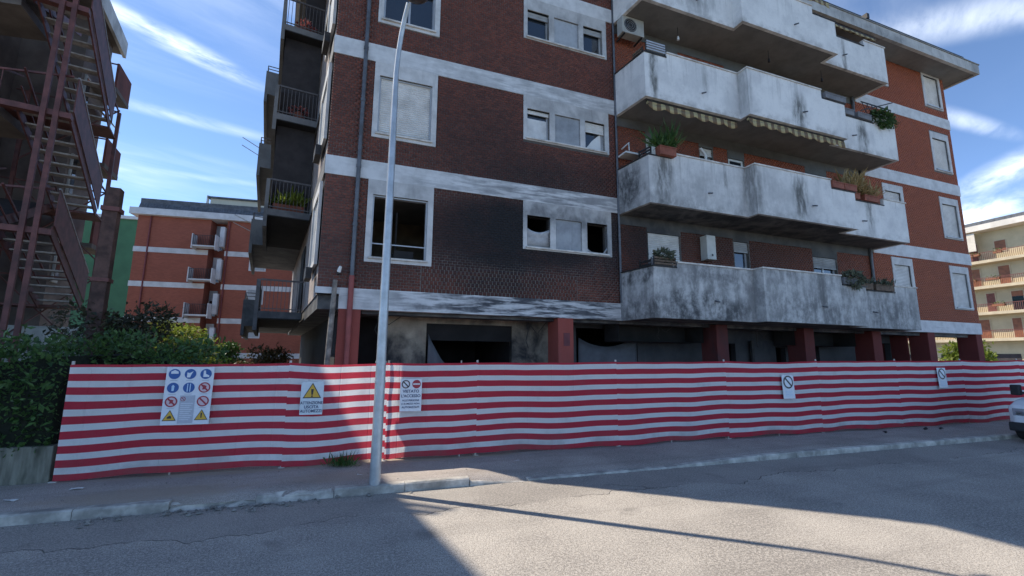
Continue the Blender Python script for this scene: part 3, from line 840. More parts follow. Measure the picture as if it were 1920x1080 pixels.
def cut_path(pts, ua, ub):
    """part of the path with ua<=u<=ub (monotone in u apart from the jogs)"""
    out = []
    for (p, q) in zip(pts, pts[1:]):
        if abs(q[0]-p[0]) < 1e-6:
            if ua-1e-6 <= p[0] <= ub+1e-6: out += [p, q]
            continue
        lo, hi = max(p[0], ua), min(q[0], ub)
        if hi-lo > 1e-6:
            f = lambda u: (u, p[1]+(q[1]-p[1])*(u-p[0])/(q[0]-p[0]))
            out += [f(lo), f(hi)]
    res = []
    for p in out:
        if not res or math.hypot(p[0]-res[-1][0], p[1]-res[-1][1]) > 1e-5: res.append(p)
    return res
balconies = []
for i in range(4):
    zb = 3.03+2.985*i
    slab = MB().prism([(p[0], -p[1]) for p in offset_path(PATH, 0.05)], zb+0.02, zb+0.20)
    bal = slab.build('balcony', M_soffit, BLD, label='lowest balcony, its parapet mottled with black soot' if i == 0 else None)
    par = MB()
    for (ua, ub, top) in ((7.62, 8.55, 1.30), (8.55, 14.25, 1.44), (14.25, 17.45, 1.17), (17.45, 18.6, 1.40)):
        pp = cut_path(PATH, ua, ub)
        full_in = offset_path(pp, 0.10)
        strip(par, pp, full_in, zb, zb+top)
    par.build('parapet', M_parapet, bal)
    for (ua, ub, top) in ((8.55, 14.25, 1.44), (17.45, 18.6, 1.40)):
        pp = cut_path(PATH, ua, ub); cop = MB()
        strip(cop, offset_path(pp, -0.03), offset_path(pp, 0.13), zb+top+0.002, zb+top+0.04)
        cop.build('coping', M_coping, bal)
    for (ua, ub, top) in ((7.62, 8.54, 1.30), (14.26, 17.44, 1.17)):
        pp = cut_path(PATH, ua, ub); cop = MB()
        strip(cop, offset_path(pp, -0.025), offset_path(pp, 0.12), zb+top+0.002, zb+top+0.03)
        cop.build('planter_ledge', M_iron, bal)
    for (uu, vv) in ((9.75, 1.22), (13.35, 1.55), (16.25, 1.12)):
        MB().tube([(uu, -vv+0.02, zb+0.52), (uu+0.02, -vv-0.13, zb+0.47)], 0.022, 7).build('drain_spout', M_pipe, bal)
    balconies.append(bal)

# roof: soffit slab, cornice and inclined parapet
SD = (math.cos(rad(98.1)), math.sin(rad(98.1))); TD = (-math.sin(rad(98.1)), math.cos(rad(98.1)))
def sl(s, t): return (SD[0]*s+TD[0]*t, SD[1]*s+TD[1]*t)           # side-wall frame -> local x,y
DEP = 14.0
sx, sy = sl(DEP, 0)
e0 = 0.88
front_left = (-0.95, -e0); right = 25.5
def roof_poly(d): return [(-d, -d), (24.62+d, -d), (24.62+d, DEP+d), (sx-d, DEP+d)]
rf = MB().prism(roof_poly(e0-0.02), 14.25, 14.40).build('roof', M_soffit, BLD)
mb = MB(); P = roof_poly(e0); Q = roof_poly(e0-0.12)
for i in range(4):
    j = (i+1) % 4
    mb.add([(*P[i], 14.20), (*P[j], 14.20), (*P[j], 14.62), (*P[i], 14.62), (*Q[i], 14.20), (*Q[j], 14.20), (*Q[j], 14.62), (*Q[i], 14.62)],
           [(0, 1, 2, 3), (4, 7, 6, 5), (3, 2, 6, 7), (0, 4, 5, 1)])
mb.build('cornice', M_cornice, rf)
mb = MB(); P = roof_poly(e0-0.04); Q = roof_poly(e0-0.34); R2 = roof_poly(e0-0.6)
for i in range(4):
    j = (i+1) % 4
    mb.add([(*P[i], 14.665), (*P[j], 14.665), (*Q[j], 15.10), (*Q[i], 15.10), (*R2[i], 15.10), (*R2[j], 15.10), (*R2[j], 14.45), (*R2[i], 14.45)],
           [(0, 1, 2, 3), (3, 2, 5, 4), (4, 5, 6, 7)])
mb.build('inclined_parapet', M_cornice, rf)
mb = MB(); Q1 = roof_poly(e0-0.30); Q2 = roof_poly(e0-0.62)
for i in range(4):
    j = (i+1) % 4
    mb.add([(*Q1[i], 15.104), (*Q1[j], 15.104), (*Q1[j], 15.15), (*Q1[i], 15.15), (*Q2[i], 15.104), (*Q2[j], 15.104), (*Q2[j], 15.15), (*Q2[i], 15.15)],
           [(0, 1, 2, 3), (3, 2, 6, 7), (0, 4, 5, 1)])
mb.build('roof_edge', M_iron, rf)
mb = MB(); Q1 = roof_poly(e0+0.03); Q2 = roof_poly(e0-0.2)
for i in range(4):
    j = (i+1) % 4
    mb.add([(*Q1[i], 14.622), (*Q1[j], 14.622), (*Q1[j], 14.66), (*Q1[i], 14.66), (*Q2[i], 14.622), (*Q2[j], 14.622), (*Q2[j], 14.66), (*Q2[i], 14.66)],
           [(0, 1, 2, 3), (3, 2, 6, 7), (0, 4, 5, 1)])
mb.build('drip_ledge', M_greystone, rf)
MB().box(18.28, 18.42, -e0-0.02, -e0+0.24, 14.75, 14.95).build('roof_outlet', M_iron, rf)
# slabs, side walls and back wall
for i in range(4):
    z = 3.04+DZ*i
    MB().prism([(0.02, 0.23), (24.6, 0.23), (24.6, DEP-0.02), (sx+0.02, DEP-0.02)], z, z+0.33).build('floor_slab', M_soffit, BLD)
MB().prism([(24.40, 0.222), (24.62, 0.222), (24.62, DEP), (24.40, DEP)], 3.05, 14.25).build('end_wall', M_brick_r, BLD)
MB().prism([(sx, DEP-0.25), (24.39, DEP-0.25), (24.39, DEP), (sx, DEP)], 3.05, 14.25).build('back_wall', M_side_wall, BLD)
# left side wall with its own windows, seen edge-on
swm = MB()
a0, a1 = sl(0.0, 0.0), sl(DEP-0.3, 0.0); b0, b1 = sl(0.0, -0.22), sl(DEP-0.3, -0.22)
swm.prism([(a0[0], a0[1]+0.222), a1, b1, (b0[0], b0[1]+0.222)], 3.36, 14.25)
swl = swm.build('side_wall', M_side_wall, BLD)
def sbox(mb, s0, s1, t0, t1, z0, z1):
    mb.prism([sl(s0, t0), sl(s1, t0), sl(s1, t1), sl(s0, t1)], z0, z1); return mb
for i in range(4):
    zo = DZ*i
    w = sbox(MB(), 0.35, 2.0, 0.003, 0.07, 4.05+zo, 4.16+zo)
    for (p, q, r_, t_) in ((0.35, 0.47, 4.16, 6.0), (1.88, 2.0, 4.16, 6.0), (0.47, 1.88, 5.75, 6.0)): sbox(w, p, q, 0.003, 0.07, r_+zo, t_+zo)
    w = w.build('window', M_white_sur, BLD)
    sbox(MB(), 0.47, 1.88, 0.004, 0.03, 4.16+zo, 5.75+zo).build('shutter', M_shutter_g, w)
    sbox(MB(), 0.7, 1.3, 0.07, 0.2, 3.78+zo, 4.03+zo).build('window_box', M_iron, w)
    if i: sbox(MB(), 0.0, 13.7, 0.002, 0.03, BANDS[i][0], BANDS[i][1]).build('floor_band', M_side_par, BLD)
# side balconies: near end with a railing, stepping out further back
M_screen = simple('dark_screen', (0.035, 0.03, 0.03), 0.9, 0.25, 3, 0)
M_rail = simple('balcony_rail', (0.10, 0.09, 0.088), 0.6, 0.2, 8, 0.05)
for i in range(4):
    zb = 3.05+2.985*i
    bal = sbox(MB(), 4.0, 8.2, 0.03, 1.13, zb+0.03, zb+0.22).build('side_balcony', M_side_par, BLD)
    sbox(MB(), 4.0, 8.2, 1.132, 1.23, zb-0.32, zb+1.12).build('parapet', M_side_par, bal)
    mb = sbox(MB(), 8.21, 13.2, 0.03, 1.60, zb+0.03, zb+0.22)
    sbox(mb, 8.21, 13.2, 1.602, 1.70, zb-0.30, zb+0.98); sbox(mb, 8.21, 8.30, 1.24, 1.60, zb+0.221, zb+0.98)
    mb.build('rear_bay', M_side_par, bal)
    rl = MB()
    zt = zb+1.12
    p, q = sl(4.03, 0.03), sl(4.03, 1.13)
    rl.beam((*p, zt), (*q, zt), 0.04, 0.05); rl.beam((*p, zb+0.30), (*q, zb+0.30), 0.025, 0.025)
    for k_ in range(11):
        f = (k_+0.5)/11
        x_, y_ = p[0]+(q[0]-p[0])*f, p[1]+(q[1]-p[1])*f
        rl.beam((x_, y_, zb+0.22), (x_, y_, zt), 0.014, 0.014, (1, 0, 0))
    rl.build('railing', M_rail, bal)
    rl = MB()
    for dz in (0.12, 0.24):
        a, b = sl(8.25, 1.65), sl(13.1, 1.65)
        rl.beam((*a, zb+0.98+dz), (*b, zb+0.98+dz), 0.025, 0.025)
        a, b = sl(8.25, 1.26), sl(8.25, 1.65)
        rl.beam((*a, zb+0.98+dz), (*b, zb+0.98+dz), 0.025, 0.025)
    for s_ in (8.25, 9.8, 11.4, 13.1):
        a = sl(s_, 1.65); rl.beam((*a, zb+0.98), (*a, zb+1.23), 0.025, 0.025, (1, 0, 0))
    rl.build('railing', M_rail, bal)
    if i in (1, 2): sbox(MB(), 4.35, 4.40, 0.03, 1.10, zb+0.225, zb+2.98).build('dark_partition', M_screen, bal)  # dark partition filling the balcony end from slab to slab
    if i == 3: sbox(MB(), 4.35, 4.40, 0.03, 0.62, zb+0.225, 14.2).build('dark_partition', M_screen, bal)
    sbox(MB(), 4.0, 8.2, 0.035, 1.125, zb-0.002, zb+0.028).build('dark_soffit', M_dark, bal)  # near-black sheet under each side balcony slab
    if i in (1, 2):
        for dz in (0.75, 1.05):
            a, b = sl(8.4, 1.70), sl(8.2, 2.25)
            MB().beam((*a, zb+dz-0.2), (*b, zb+dz), 0.02, 0.02).build('drying_rod', M_alu, bal)
    # flat near-black door sheet standing in for a deep recess
    sbox(MB(), 5.0, 6.6, 0.004, 0.02, zb+0.22, zb+2.45).build('balcony_door', M_dark, bal)

# downpipe on the front, red in its lowest length
dp = MB().tube([(0.69, -0.075, 14.2), (0.69, -0.075, 3.78)], 0.048, 10)
for z in (4.9, 6.28, 7.9, 9.25, 10.9, 12.2): dp.tube([(0.69, -0.075, z), (0.69, -0.075, z+0.07)], 0.058, 10)
dp = dp.build('downpipe', M_pipe, BLD)
MB().tube([(0.69, -0.078, 3.77), (0.69, -0.078, 0.1)], 0.062, 10).build('lower_length', M_pipe_red, dp)
MB().tube([(18.28, -0.06, 14.2), (18.28, -0.06, 3.1)], 0.05, 8).build('downpipe', M_pipe, BLD)
MB().tube([(7.63, -0.05, 14.2), (7.63, -0.05, 3.52)], 0.035, 8).build('downpipe', M_pipe, BLD)

# ground floor: red pillars, burnt garages behind
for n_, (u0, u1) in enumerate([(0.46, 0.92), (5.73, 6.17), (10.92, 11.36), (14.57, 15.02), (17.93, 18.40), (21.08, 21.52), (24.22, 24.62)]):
    MB().box(u0, u1, -0.012, 0.62, 0.1, 3.045 if n_ < 5 else 3.09).build('pillar', M_pillar if n_ < 2 else M_pillar_shaded, BLD, bevel=0.012)
MB().box(5.88, 6.06, -0.02, -0.013, 2.33, 2.66).build('meter_hatch', simple('hatch_paint', (0.12, 0.02, 0.025), 0.6), BLD)
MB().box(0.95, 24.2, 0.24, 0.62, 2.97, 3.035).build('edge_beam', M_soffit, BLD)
GV = 1.2
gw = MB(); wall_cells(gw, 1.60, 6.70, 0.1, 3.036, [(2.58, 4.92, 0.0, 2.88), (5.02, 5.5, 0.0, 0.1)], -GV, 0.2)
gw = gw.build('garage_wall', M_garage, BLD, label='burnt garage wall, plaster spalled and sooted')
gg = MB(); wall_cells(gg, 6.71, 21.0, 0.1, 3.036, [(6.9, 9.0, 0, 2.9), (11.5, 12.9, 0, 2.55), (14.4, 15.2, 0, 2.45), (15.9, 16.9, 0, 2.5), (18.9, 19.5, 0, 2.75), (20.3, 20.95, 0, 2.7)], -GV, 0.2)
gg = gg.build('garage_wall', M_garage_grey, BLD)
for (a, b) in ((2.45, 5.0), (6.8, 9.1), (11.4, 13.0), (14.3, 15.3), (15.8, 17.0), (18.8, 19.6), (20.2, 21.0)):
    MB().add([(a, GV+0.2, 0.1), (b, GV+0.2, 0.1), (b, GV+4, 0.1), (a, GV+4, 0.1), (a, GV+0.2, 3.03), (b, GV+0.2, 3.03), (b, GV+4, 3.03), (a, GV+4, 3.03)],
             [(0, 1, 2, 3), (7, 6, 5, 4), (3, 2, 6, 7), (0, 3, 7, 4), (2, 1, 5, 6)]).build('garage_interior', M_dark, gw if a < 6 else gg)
MB().box(2.58, 4.92, GV+0.05, GV+0.1, 2.45, 2.875).build('shutter_remains', M_dark, gw)
# ground floor side wall, deep shade under the cantilever put into its colour
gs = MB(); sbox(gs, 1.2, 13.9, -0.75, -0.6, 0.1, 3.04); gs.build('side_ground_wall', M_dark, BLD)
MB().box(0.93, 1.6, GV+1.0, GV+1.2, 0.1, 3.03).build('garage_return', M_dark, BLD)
# return wall closing the porch at the open corner bay
MB().box(20.98, 21.06, 0.63, GV+2.5, 0.1, 3.03).build('porch_wall', M_pillar_shaded, BLD)
# ------------------------------------------------------------------ neighbouring block with fire stair (left)
LB = empty('stair_building', (-11.1, 10.5, 0), rad(26.0),
           label='dark apartment block at the left edge with open galleries and white eave', cat='building')
M_lb_wall = simple('gallery_wall_red', (0.16, 0.055, 0.045), 0.9, 0.25, 1.5, 0.2, dirt=(0.07, 0.04, 0.035))
M_lb_plaster = simple('gallery_plaster', (0.15, 0.12, 0.105), 0.9, 0.3, 1.2, 0.2, dirt=(0.07, 0.055, 0.05))
M_lb_slab = simple('gallery_concrete', (0.14, 0.12, 0.105), 0.9, 0.25, 1.6, 0.3, dirt=(0.09, 0.08, 0.07))
M_lb_eave = simple('eave_concrete', (0.50, 0.50, 0.47), 0.9, 0.2, 2, 0.2, dirt=(0.26, 0.25, 0.23))
M_lb_steel = simple('stair_steel_red', (0.13, 0.045, 0.038), 0.6, 0.35, 4, 0.1, metal=0.1, dirt=(0.06, 0.028, 0.026))
M_lb_grate = simple('stair_tread_steel', (0.30, 0.27, 0.25), 0.55, 0.3, 8, 0.2, metal=0.2)
M_curt = simple('pale_awning_cloth', (0.52, 0.49, 0.43), 0.9, 0.15, 2, 0.05)
M_lb_under = simple('stair_underside', (0.022, 0.016, 0.016), 0.9, 0.3, 4, 0)
LV = [5.0, 8.0, 10.97]                                               # gallery levels
T13 = math.tan(rad(13.0))
def gp(x, d): return (x, -x*T13-0.08+d)                              # gallery frame: its front edge is slightly skewed to the flank
def gpoly(x0, x1, d0, d1): return [gp(x0, d0), gp(x1, d0), gp(x1, d1), gp(x0, d1)]
X0, FX = -13.0, -1.95
MB().prism([gp(X0, 1.5), gp(-3.6, 1.5), (-3.6, 5.3), (FX, 5.3), (FX, 7.4), (X0, 8.0)], 0.1, 14.25).build('wall', M_lb_plaster, LB)
EX = -1.72
rf = MB().prism([(X0, 1.0), (X0, -1.6), (EX+0.56, -3.2), (EX-0.06, 7.86), (X0, 7.86)], 14.25, 14.42).build('roof', M_lb_slab, LB)
MB().beam((EX+0.62, -3.2, 14.52), (EX-0.01, 7.94, 14.52), 0.10, 0.68).build('eave', M_lb_eave, rf)
MB().beam((X0, -1.66, 14.52), (EX+0.64, -3.26, 14.52), 0.12, 0.68).build('eave', M_lb_eave, rf)
MB().box(X0, -2.3, 0.5, 7.2, 14.43, 15.2).build('roof_parapet', M_lb_eave, rf)
for k_, z in enumerate(LV+[2.0, 13.9]):
    g = MB().prism(gpoly(X0, -1.42, 0.0, 1.49), z-0.22, z).build('gallery', M_lb_slab, LB)
    if 3 < z < 13:
        MB().prism(gpoly(-7.5, -0.1, 0.03, 0.07), z+0.98, z+1.03).build('handrail', M_lb_steel, g)
        rl = MB()
        rl.prism(gpoly(-7.5, -1.4, 0.035, 0.06), z+0.10, z+0.13)
        for xx in np.arange(-7.0, -1.45, 0.13): rl.prism(gpoly(xx, xx+0.016, 0.04, 0.056), z, z+0.98)
        rl.build('railing', M_lb_steel, g)
    MB().prism(gpoly(-8.0, -3.6, 1.40, 1.495), z+0.01, z+2.75).build('wall_panel', M_lb_wall, LB)
    for (p, q, zz) in ((-6.1, -5.3, 2.1), (-4.75, -4.05, 2.15)):
        d = MB().prism(gpoly(p, q, 1.34, 1.395), z+0.02, z+zz).build('door', M_lb_eave, LB)
        MB().prism(gpoly(p+0.08, q-0.08, 1.325, 1.338), z+0.35, z+zz-0.1).build('pane', M_glass, d)
for k_, z in enumerate((4.4, 7.4, 10.4)):
    w = MB().box(FX+0.005, FX+0.07, 5.5, 5.85, z, z+1.5).build('window', M_lb_eave, LB)
    MB().box(FX+0.072, FX+0.09, 5.55, 5.8, z+0.1, z+1.4).build('pane', M_glass, w)
for k_, z in enumerate((5.9, 8.9, 11.9)):                            # small balconies on the flank
    b = MB().box(FX, -1.2, 6.0, 7.4, z-0.16, z).build('balcony', M_lb_slab, LB)
    MB().box(-1.28, -1.21, 6.0, 7.4, z+0.002, z+0.95).build('parapet', M_lb_wall, b)
    MB().box(FX+0.03, -1.29, 6.02, 6.06, z+0.9, z+0.94).build('railing', M_lb_steel, b)
    if k_ == 1: MB().add([(FX+0.1, 6.1, z+2.3), (-1.3, 6.1, z+1.75), (-1.3, 7.4, z+1.75), (FX+0.1, 7.4, z+2.3)], [(0, 1, 2, 3)]).build('sun_blind', M_curt, b)

SB = empty('fire_stair', (-11.1, 10.5, 0), rad(33.0), label='dark red steel fire stair climbing the left-hand block', cat='staircase')
YF, YN = 4.0, 0.15
for px_, py_ in ((-0.30, -0.02), (-0.52, -0.06), (-2.3, 0.02), (-0.05, 4.9), (-2.3, 4.9)):
    MB().box(px_-0.05, px_+0.05, py_-0.05, py_+0.05, 0.1, 13.9 if py_ < 1 else 10.4).build('post', M_lb_steel, SB)
def flight(x0, x1, ya, za, yb, zb_, panel):
    n = 9
    for k_ in range(n):
        f = (k_+0.6)/n
        y, z = ya+(yb-ya)*f, za+(zb_-za)*f
        MB().box(x0+0.04, x1-0.04, y-0.13, y+0.13, z-0.02, z+0.02).build('tread', M_lb_grate, SB)
    sl_ = MB().beam(((x0+x1)/2, ya, za+0.07), ((x0+x1)/2, yb, zb_+0.07), x1-x0-0.06, 0.012)
    if panel is None: sl_.build('underside', M_lb_under, SB)
    for x_ in (x0, x1):
        MB().beam((x_, ya, za), (x_, yb, zb_), 0.035, 0.24).build('stringer', M_lb_steel, SB)
    if panel is not None:
        mb = MB()
        vs = []
        for xx in (panel-0.012, panel+0.012):
            vs += [(xx, ya, za+0.13), (xx, yb, zb_+0.13), (xx, yb, zb_+1.05), (xx, ya, za+1.05)]
        mb.add(vs, [(3, 2, 1, 0), (4, 5, 6, 7), (0, 1, 5, 4), (2, 3, 7, 6), (0, 4, 7, 3), (1, 2, 6, 5)])
        mb.build('side_panel', M_lb_steel, SB)
        MB().beam((panel, ya, za+1.07), (panel, yb, zb_+1.07), 0.05, 0.05).build('handrail', M_lb_grate, SB)
for z in LV+[13.9]:
    if z < 13: flight(-1.02, -0.08, YF, z-1.5, YN, z, -0.04)                    # from the far half landing up towards the street
    if z < 13:
        flight(-2.2, -1.12, YN+0.1, z+0.0, YF, z+1.5, None)
    if z > 13: continue
    ml = MB().box(-2.58, -0.06, YF, YF+0.95, z-1.56, z-1.5).build('half_landing', M_lb_steel, SB)
    MB().box(-2.58, -0.06, YF+0.9, YF+0.93, z-0.55, z-0.51).build('landing_rail', M_lb_steel, ml)
    MB().box(-0.09, -0.05, YF, YF+0.89, z-0.55, z-0.51).build('landing_rail', M_lb_steel, ml)
    MB().box(-1.40, -0.03, -0.05, 0.16, z-0.14, z).build('landing_beam', M_lb_steel, SB)
MB().box(-2.6, 0.35, 5.0, 5.06, 0.1, 2.9).build('base_wall', M_lb_eave, SB)
for z in (3.5, 6.5, 9.5):
    MB().beam((-2.3, 4.9, z-1.4), (-0.05, 4.9, z+1.0), 0.04, 0.04).build('brace', M_lb_steel, SB)
    MB().beam((-0.05, 4.9, z-1.4), (-2.3, 4.9, z+1.0), 0.04, 0.04).build('brace', M_lb_steel, SB)
for z in LV:
    MB().beam((-1.02, YF, z-1.5+1.0), (-1.02, YN, z+1.0), 0.04, 0.05).build('handrail', M_lb_steel, SB)
    MB().beam((-1.02, YF, z-1.5+0.5), (-1.02, YN, z+0.5), 0.03, 0.03).build('handrail', M_lb_steel, SB)
    MB().beam((-2.2, YN, z+1.0), (-2.2, YF, z+2.5), 0.04, 0.05).build('handrail', M_lb_steel, SB)
# rusty column standing in the garden beside the stair
cl = MB().box(-0.125, 0.125, -0.125, 0.125, 0.1, 5.75).build('rusty_column', simple('rust', (0.085, 0.045, 0.035), 0.85, 0.5, 4, 0.6, 0.02, dirt=(0.03, 0.02, 0.018)),
    None, label='thick rust-brown column standing in front of the fire stair', cat='column')
cl.location = (-9.05, 9.75, 0); cl.rotation_euler = (0, 0, rad(26))
MB().box(-0.165, 0.165, -0.165, 0.165, 5.2, 5.3).build('collar', M_lb_steel, cl)
MB().box(-0.155, 0.155, -0.155, 0.155, 3.6, 3.68).build('collar', M_lb_steel, cl)

# ------------------------------------------------------------------ background blocks
def bg_brick(name, ca, cb, ref):
    m, nt, b = newmat(name)
    v = vmap(nt, coords(nt, ref), (1, 1, 1), (0, 0, 0), (math.pi/2, 0, 0))
    br = N(nt, 'ShaderNodeTexBrick')
    nt.links.new(v, br.inputs['Vector'])
    br.inputs['Color1'].default_value = (*ca, 1); br.inputs['Color2'].default_value = (*cb, 1); br.inputs['Mortar'].default_value = (*[x*0.75 for x in ca], 1)
    br.inputs['Scale'].default_value = 4.0; br.inputs['Mortar Size'].default_value = 0.012; br.inputs['Brick Width'].default_value = 1.0; br.inputs['Row Height'].default_value = 0.28
    n1 = noise(nt, coords(nt, ref), 0.6, 6, 0.6)
    setc(nt, b, mixc(nt, rng(nt, n1, 0.4, 0.75, 0, 0.4), br.outputs['Color'], tuple(x*0.55 for x in ca)))
    b.inputs['Roughness'].default_value = 0.9
    return m
RB = empty('brick_block', (-32.4, 37.33, 0), rad(14.0), label='red brick block with grey mansard roof in the gap between the two near buildings', cat='building')
M_rb = bg_brick('background_brick', (0.33, 0.098, 0.058), (0.27, 0.080, 0.048), RB)
M_rb_white = simple('background_band', (0.58, 0.57, 0.56), 0.85, 0.12, 1.5, 0, dirt=(0.4, 0.38, 0.36))
M_rb_roof = simple('ribbed_roof', (0.085, 0.09, 0.10), 0.7, 0.3, 3, 0)
M_rb_dark = simple('background_recess', (0.05, 0.04, 0.04), 0.9, 0.2, 2, 0)
MB().box(0.05, 5.65, 0, 10, 0.1, 14.05).build('wall', M_rb, RB)
MB().box(6.95, 18, 0, 10, 0.1, 14.05).build('wall', M_rb, RB)
MB().box(5.65, 6.95, 1.2, 10, 0.1, 14.05).build('wall', M_rb, RB)
for z in (2.3, 5.28, 8.28, 11.28):
    MB().box(0.0, 5.65, -0.05, 0.0, z-0.45, z).build('floor_band', M_rb_white, RB)
    MB().box(6.95, 18, -0.05, 0.0, z-0.45, z).build('floor_band', M_rb_white, RB)
rf = MB().box(-0.45, 18.4, -0.45, 10.4, 14.05, 14.62).build('roof', M_rb_white, RB)
mb = MB()
for xx in np.arange(0.05, 18.2, 0.22):
    lean = 0.35
    mb.add([(xx, -0.2, 14.63), (xx+0.2, -0.2, 14.63), (xx+0.2+0.0, 0.25, 15.65), (xx+0.0, 0.25, 15.65), (xx+0.2, 0.4, 14.63), (xx, 0.4, 14.63)], [(0, 1, 2, 3), (1, 4, 2), (0, 3, 5)])
mb.box(0.05, 18.2, 0.05, 10.1, 14.63, 15.60)
mb.build('mansard', M_rb_roof, rf)
MB().box(4.6, 9.5, 2.0, 6, 15.6, 16.7).build('roof_hut', simple('hut_plaster', (0.5, 0.46, 0.36), 0.9, 0.1, 1, 0), rf)
MB().box(4.4, 9.7, 1.8, 6.2, 16.7, 16.85).build('hut_roof', M_rb_roof, rf)
MB().tube([(4.3, 2.2, 15.6), (4.3, 2.2, 17.0)], 0.12, 8).build('flue', M_rb_white, rf)
MB().tube([(1.05, -0.07, 14.0), (1.05, -0.07, 0.2)], 0.06, 6).build('downpipe', simple('pipe_dark_red', (0.16, 0.03, 0.03), 0.6), RB)
MB().tube([(7.15, -0.07, 14.0), (7.15, -0.07, 0.2)], 0.06, 6).build('downpipe', simple('pipe_dark_red_b', (0.16, 0.03, 0.03), 0.6), RB)
for k_, z in enumerate((2.55, 5.5, 8.55, 11.5)):
    b = MB().box(4.75, 6.45, -1.0, -0.06, z-0.12, z).build('balcony', M_rb_white, RB)
    MB().box(4.68, 4.745, -1.05, -0.06, z-0.3, z+0.98).build('side_screen', M_rb_white, b)
    MB().box(6.455, 6.52, -1.05, -0.06, z-0.3, z+0.98).build('side_screen', M_rb_white, b)
    rl = MB().box(4.75, 6.45, -1.0, -0.97, z+0.85, z+0.89)
    for xx in np.arange(4.8, 6.42, 0.13): rl.box(xx, xx+0.025, -0.995, -0.975, z, z+0.85)
    rl.build('railing', M_iron, b)
    w = MB().box(5.72, 6.35, 1.10, 1.19, z+0.02, z+2.3).build('door', M_shutter_g if k_ % 2 else M_rb_white, RB)
    MB().box(5.8, 6.27, 1.08, 1.099, z+0.1, z+(1.4 if k_ % 2 else 0.9)).build('pane', M_glass, w)
    MB().box(6.55, 6.9, -0.35, 1.1, z+0.1, z+1.9).build('flank_panel', M_rb_white, RB)
for k_, z in enumerate((2.2, 5.2, 8.2, 11.2)):                       # balconies on its left flank
    b = MB().box(-1.2, 0.04, 2.5, 6.5, z, z+1.35).build('flank_balcony', M_rb_white, RB)
for k_, z in enumerate((3.6, 6.6, 9.6, 12.4)):
    w = MB().box(9.0, 10.4, -0.03, 0.05, z, z+1.4).build('window', M_rb_white, RB)
    MB().box(9.12, 10.28, -0.05, -0.031, z+0.1, z+1.3).build('shutter', M_shutter_g, w)
GB = empty('green_block', (-53, 55, 0), rad(14.0), label='green rendered block peeking out behind the red brick one', cat='building')
M_gb = simple('green_render', (0.055, 0.14, 0.07), 0.9, 0.12, 0.6, 0)
MB().box(-4, 9.5, 0, 9, 0.1, 19.4).build('wall', M_gb, GB)
MB().box(-4.3, 9.8, -0.3, 9.3, 19.4, 19.8).build('roof', M_rb_white, GB)
for z in (6.2, 9.3, 12.4, 15.2):
    w = MB().box(5.6, 6.5, -0.04, 0.02, z, z+1.4).build('window', M_iron, GB)
    MB().box(5.68, 6.42, -0.06, -0.041, z+0.08, z+1.3).build('pane', M_glass, w)

YB = empty('cream_block', (55.54, 47.47, 0), rad(107.0), label='sunlit cream block with planted balconies at the right edge', cat='building')
# local x runs away from the street (towards the left in view), local -y... wall faces local +y
M_yb = simple('cream_render', (0.52, 0.43, 0.27), 0.9, 0.1, 0.8, 0.05, dirt=(0.44, 0.36, 0.22))
M_yb_slab = simple('cream_slab', (0.52, 0.43, 0.29), 0.9, 0.1, 1.5, 0.05, dirt=(0.4, 0.33, 0.24))
M_yb_shut = simple('brown_shutter', (0.24, 0.085, 0.035), 0.6, 0.2, 3, 0)
M_yb_rail = simple('balcony_brown_rail', (0.17, 0.055, 0.04), 0.7, 0.3, 5, 0)
M_leaf_y = simple('balcony_leaf', (0.10, 0.13, 0.03), 0.7, 0.4, 4, 0)
MB().box(-24, 24, -12, 0, 0.1, 16.85).build('wall', M_yb, YB)
rf = MB().box(-24.5, 24.5, -12.5, 1.5, 16.85, 17.5).build('roof', simple('cream_eave', (0.66, 0.60, 0.52), 0.9, 0.1, 1, 0), YB)
MB().box(-20, 22, -10, -1.5, 17.5, 18.6).build('attic', M_rb_roof, rf)
rs = random.Random(4)
for fl, z in enumerate((4.3, 7.25, 10.2, 13.1)):
    b = MB().box(-23, 22.5, 0.0, 1.25, z, z+0.32).build('balcony', M_yb_slab, YB)
    rl = MB().box(-23, 22.5, 1.18, 1.22, z+1.18, z+1.23)
    for xx in np.arange(-8, 14, 0.16): rl.box(xx, xx+0.035, 1.19, 1.21, z+0.32, z+1.18)
    rl.build('railing', M_yb_rail, b)
    xx = -7.0
    while xx < 13:
        wd = rs.choice((1.1, 1.4, 0.9)); dr = rs.random() < 0.55
        w = MB().box(xx, xx+wd, 0.005, 0.06, z+(0.34 if dr else 1.2), z+2.55).build('window', M_yb_slab, YB)
        mt = rs.choice((M_yb_shut, M_yb_shut, M_glass, M_yb_rail))
        MB().box(xx+0.09, xx+wd-0.09, 0.061, 0.08, z+(0.4 if dr else 1.28), z+2.47).build('shutter', mt, w)
        if mt is M_glass: MB().box(xx+0.09, xx+wd-0.09, 0.082, 0.1, z+1.9, z+2.47).build('blind', M_yb_shut, w)
        xx += wd+rs.uniform(1.1, 1.9)
    # balcony greenery, one box each
    xx = -6.5
    while xx < 13:
        L = rs.uniform(0.6, 1.3)
        if rs.random() < 0.75:
            p = MB().box(xx, xx+L, 1.23, 1.5, z+0.85, z+1.08).build('flower_box', M_yb_shut, b)
            mb = MB()
            for q in range(26):
                a = Vector((xx+rs.random()*L, 1.36+rs.uniform(-0.18, 0.2), z+1.05+rs.uniform(-0.1, 0.4)))
                d1 = Vector((rs.uniform(-1, 1), rs.uniform(-1, 1), rs.uniform(-1, 1))).normalized()*0.13; d2 = Vector((rs.uniform(-1, 1), rs.uniform(-1, 1), rs.uniform(-1, 1))).normalized()*0.09
                mb.add([a, a+d1, a+d1+d2, a+d2], [(0, 1, 2, 3)])
            mb.build('flowers', M_leaf_y, p, kind='stuff')
        xx += L+rs.uniform(0.1, 1.6)
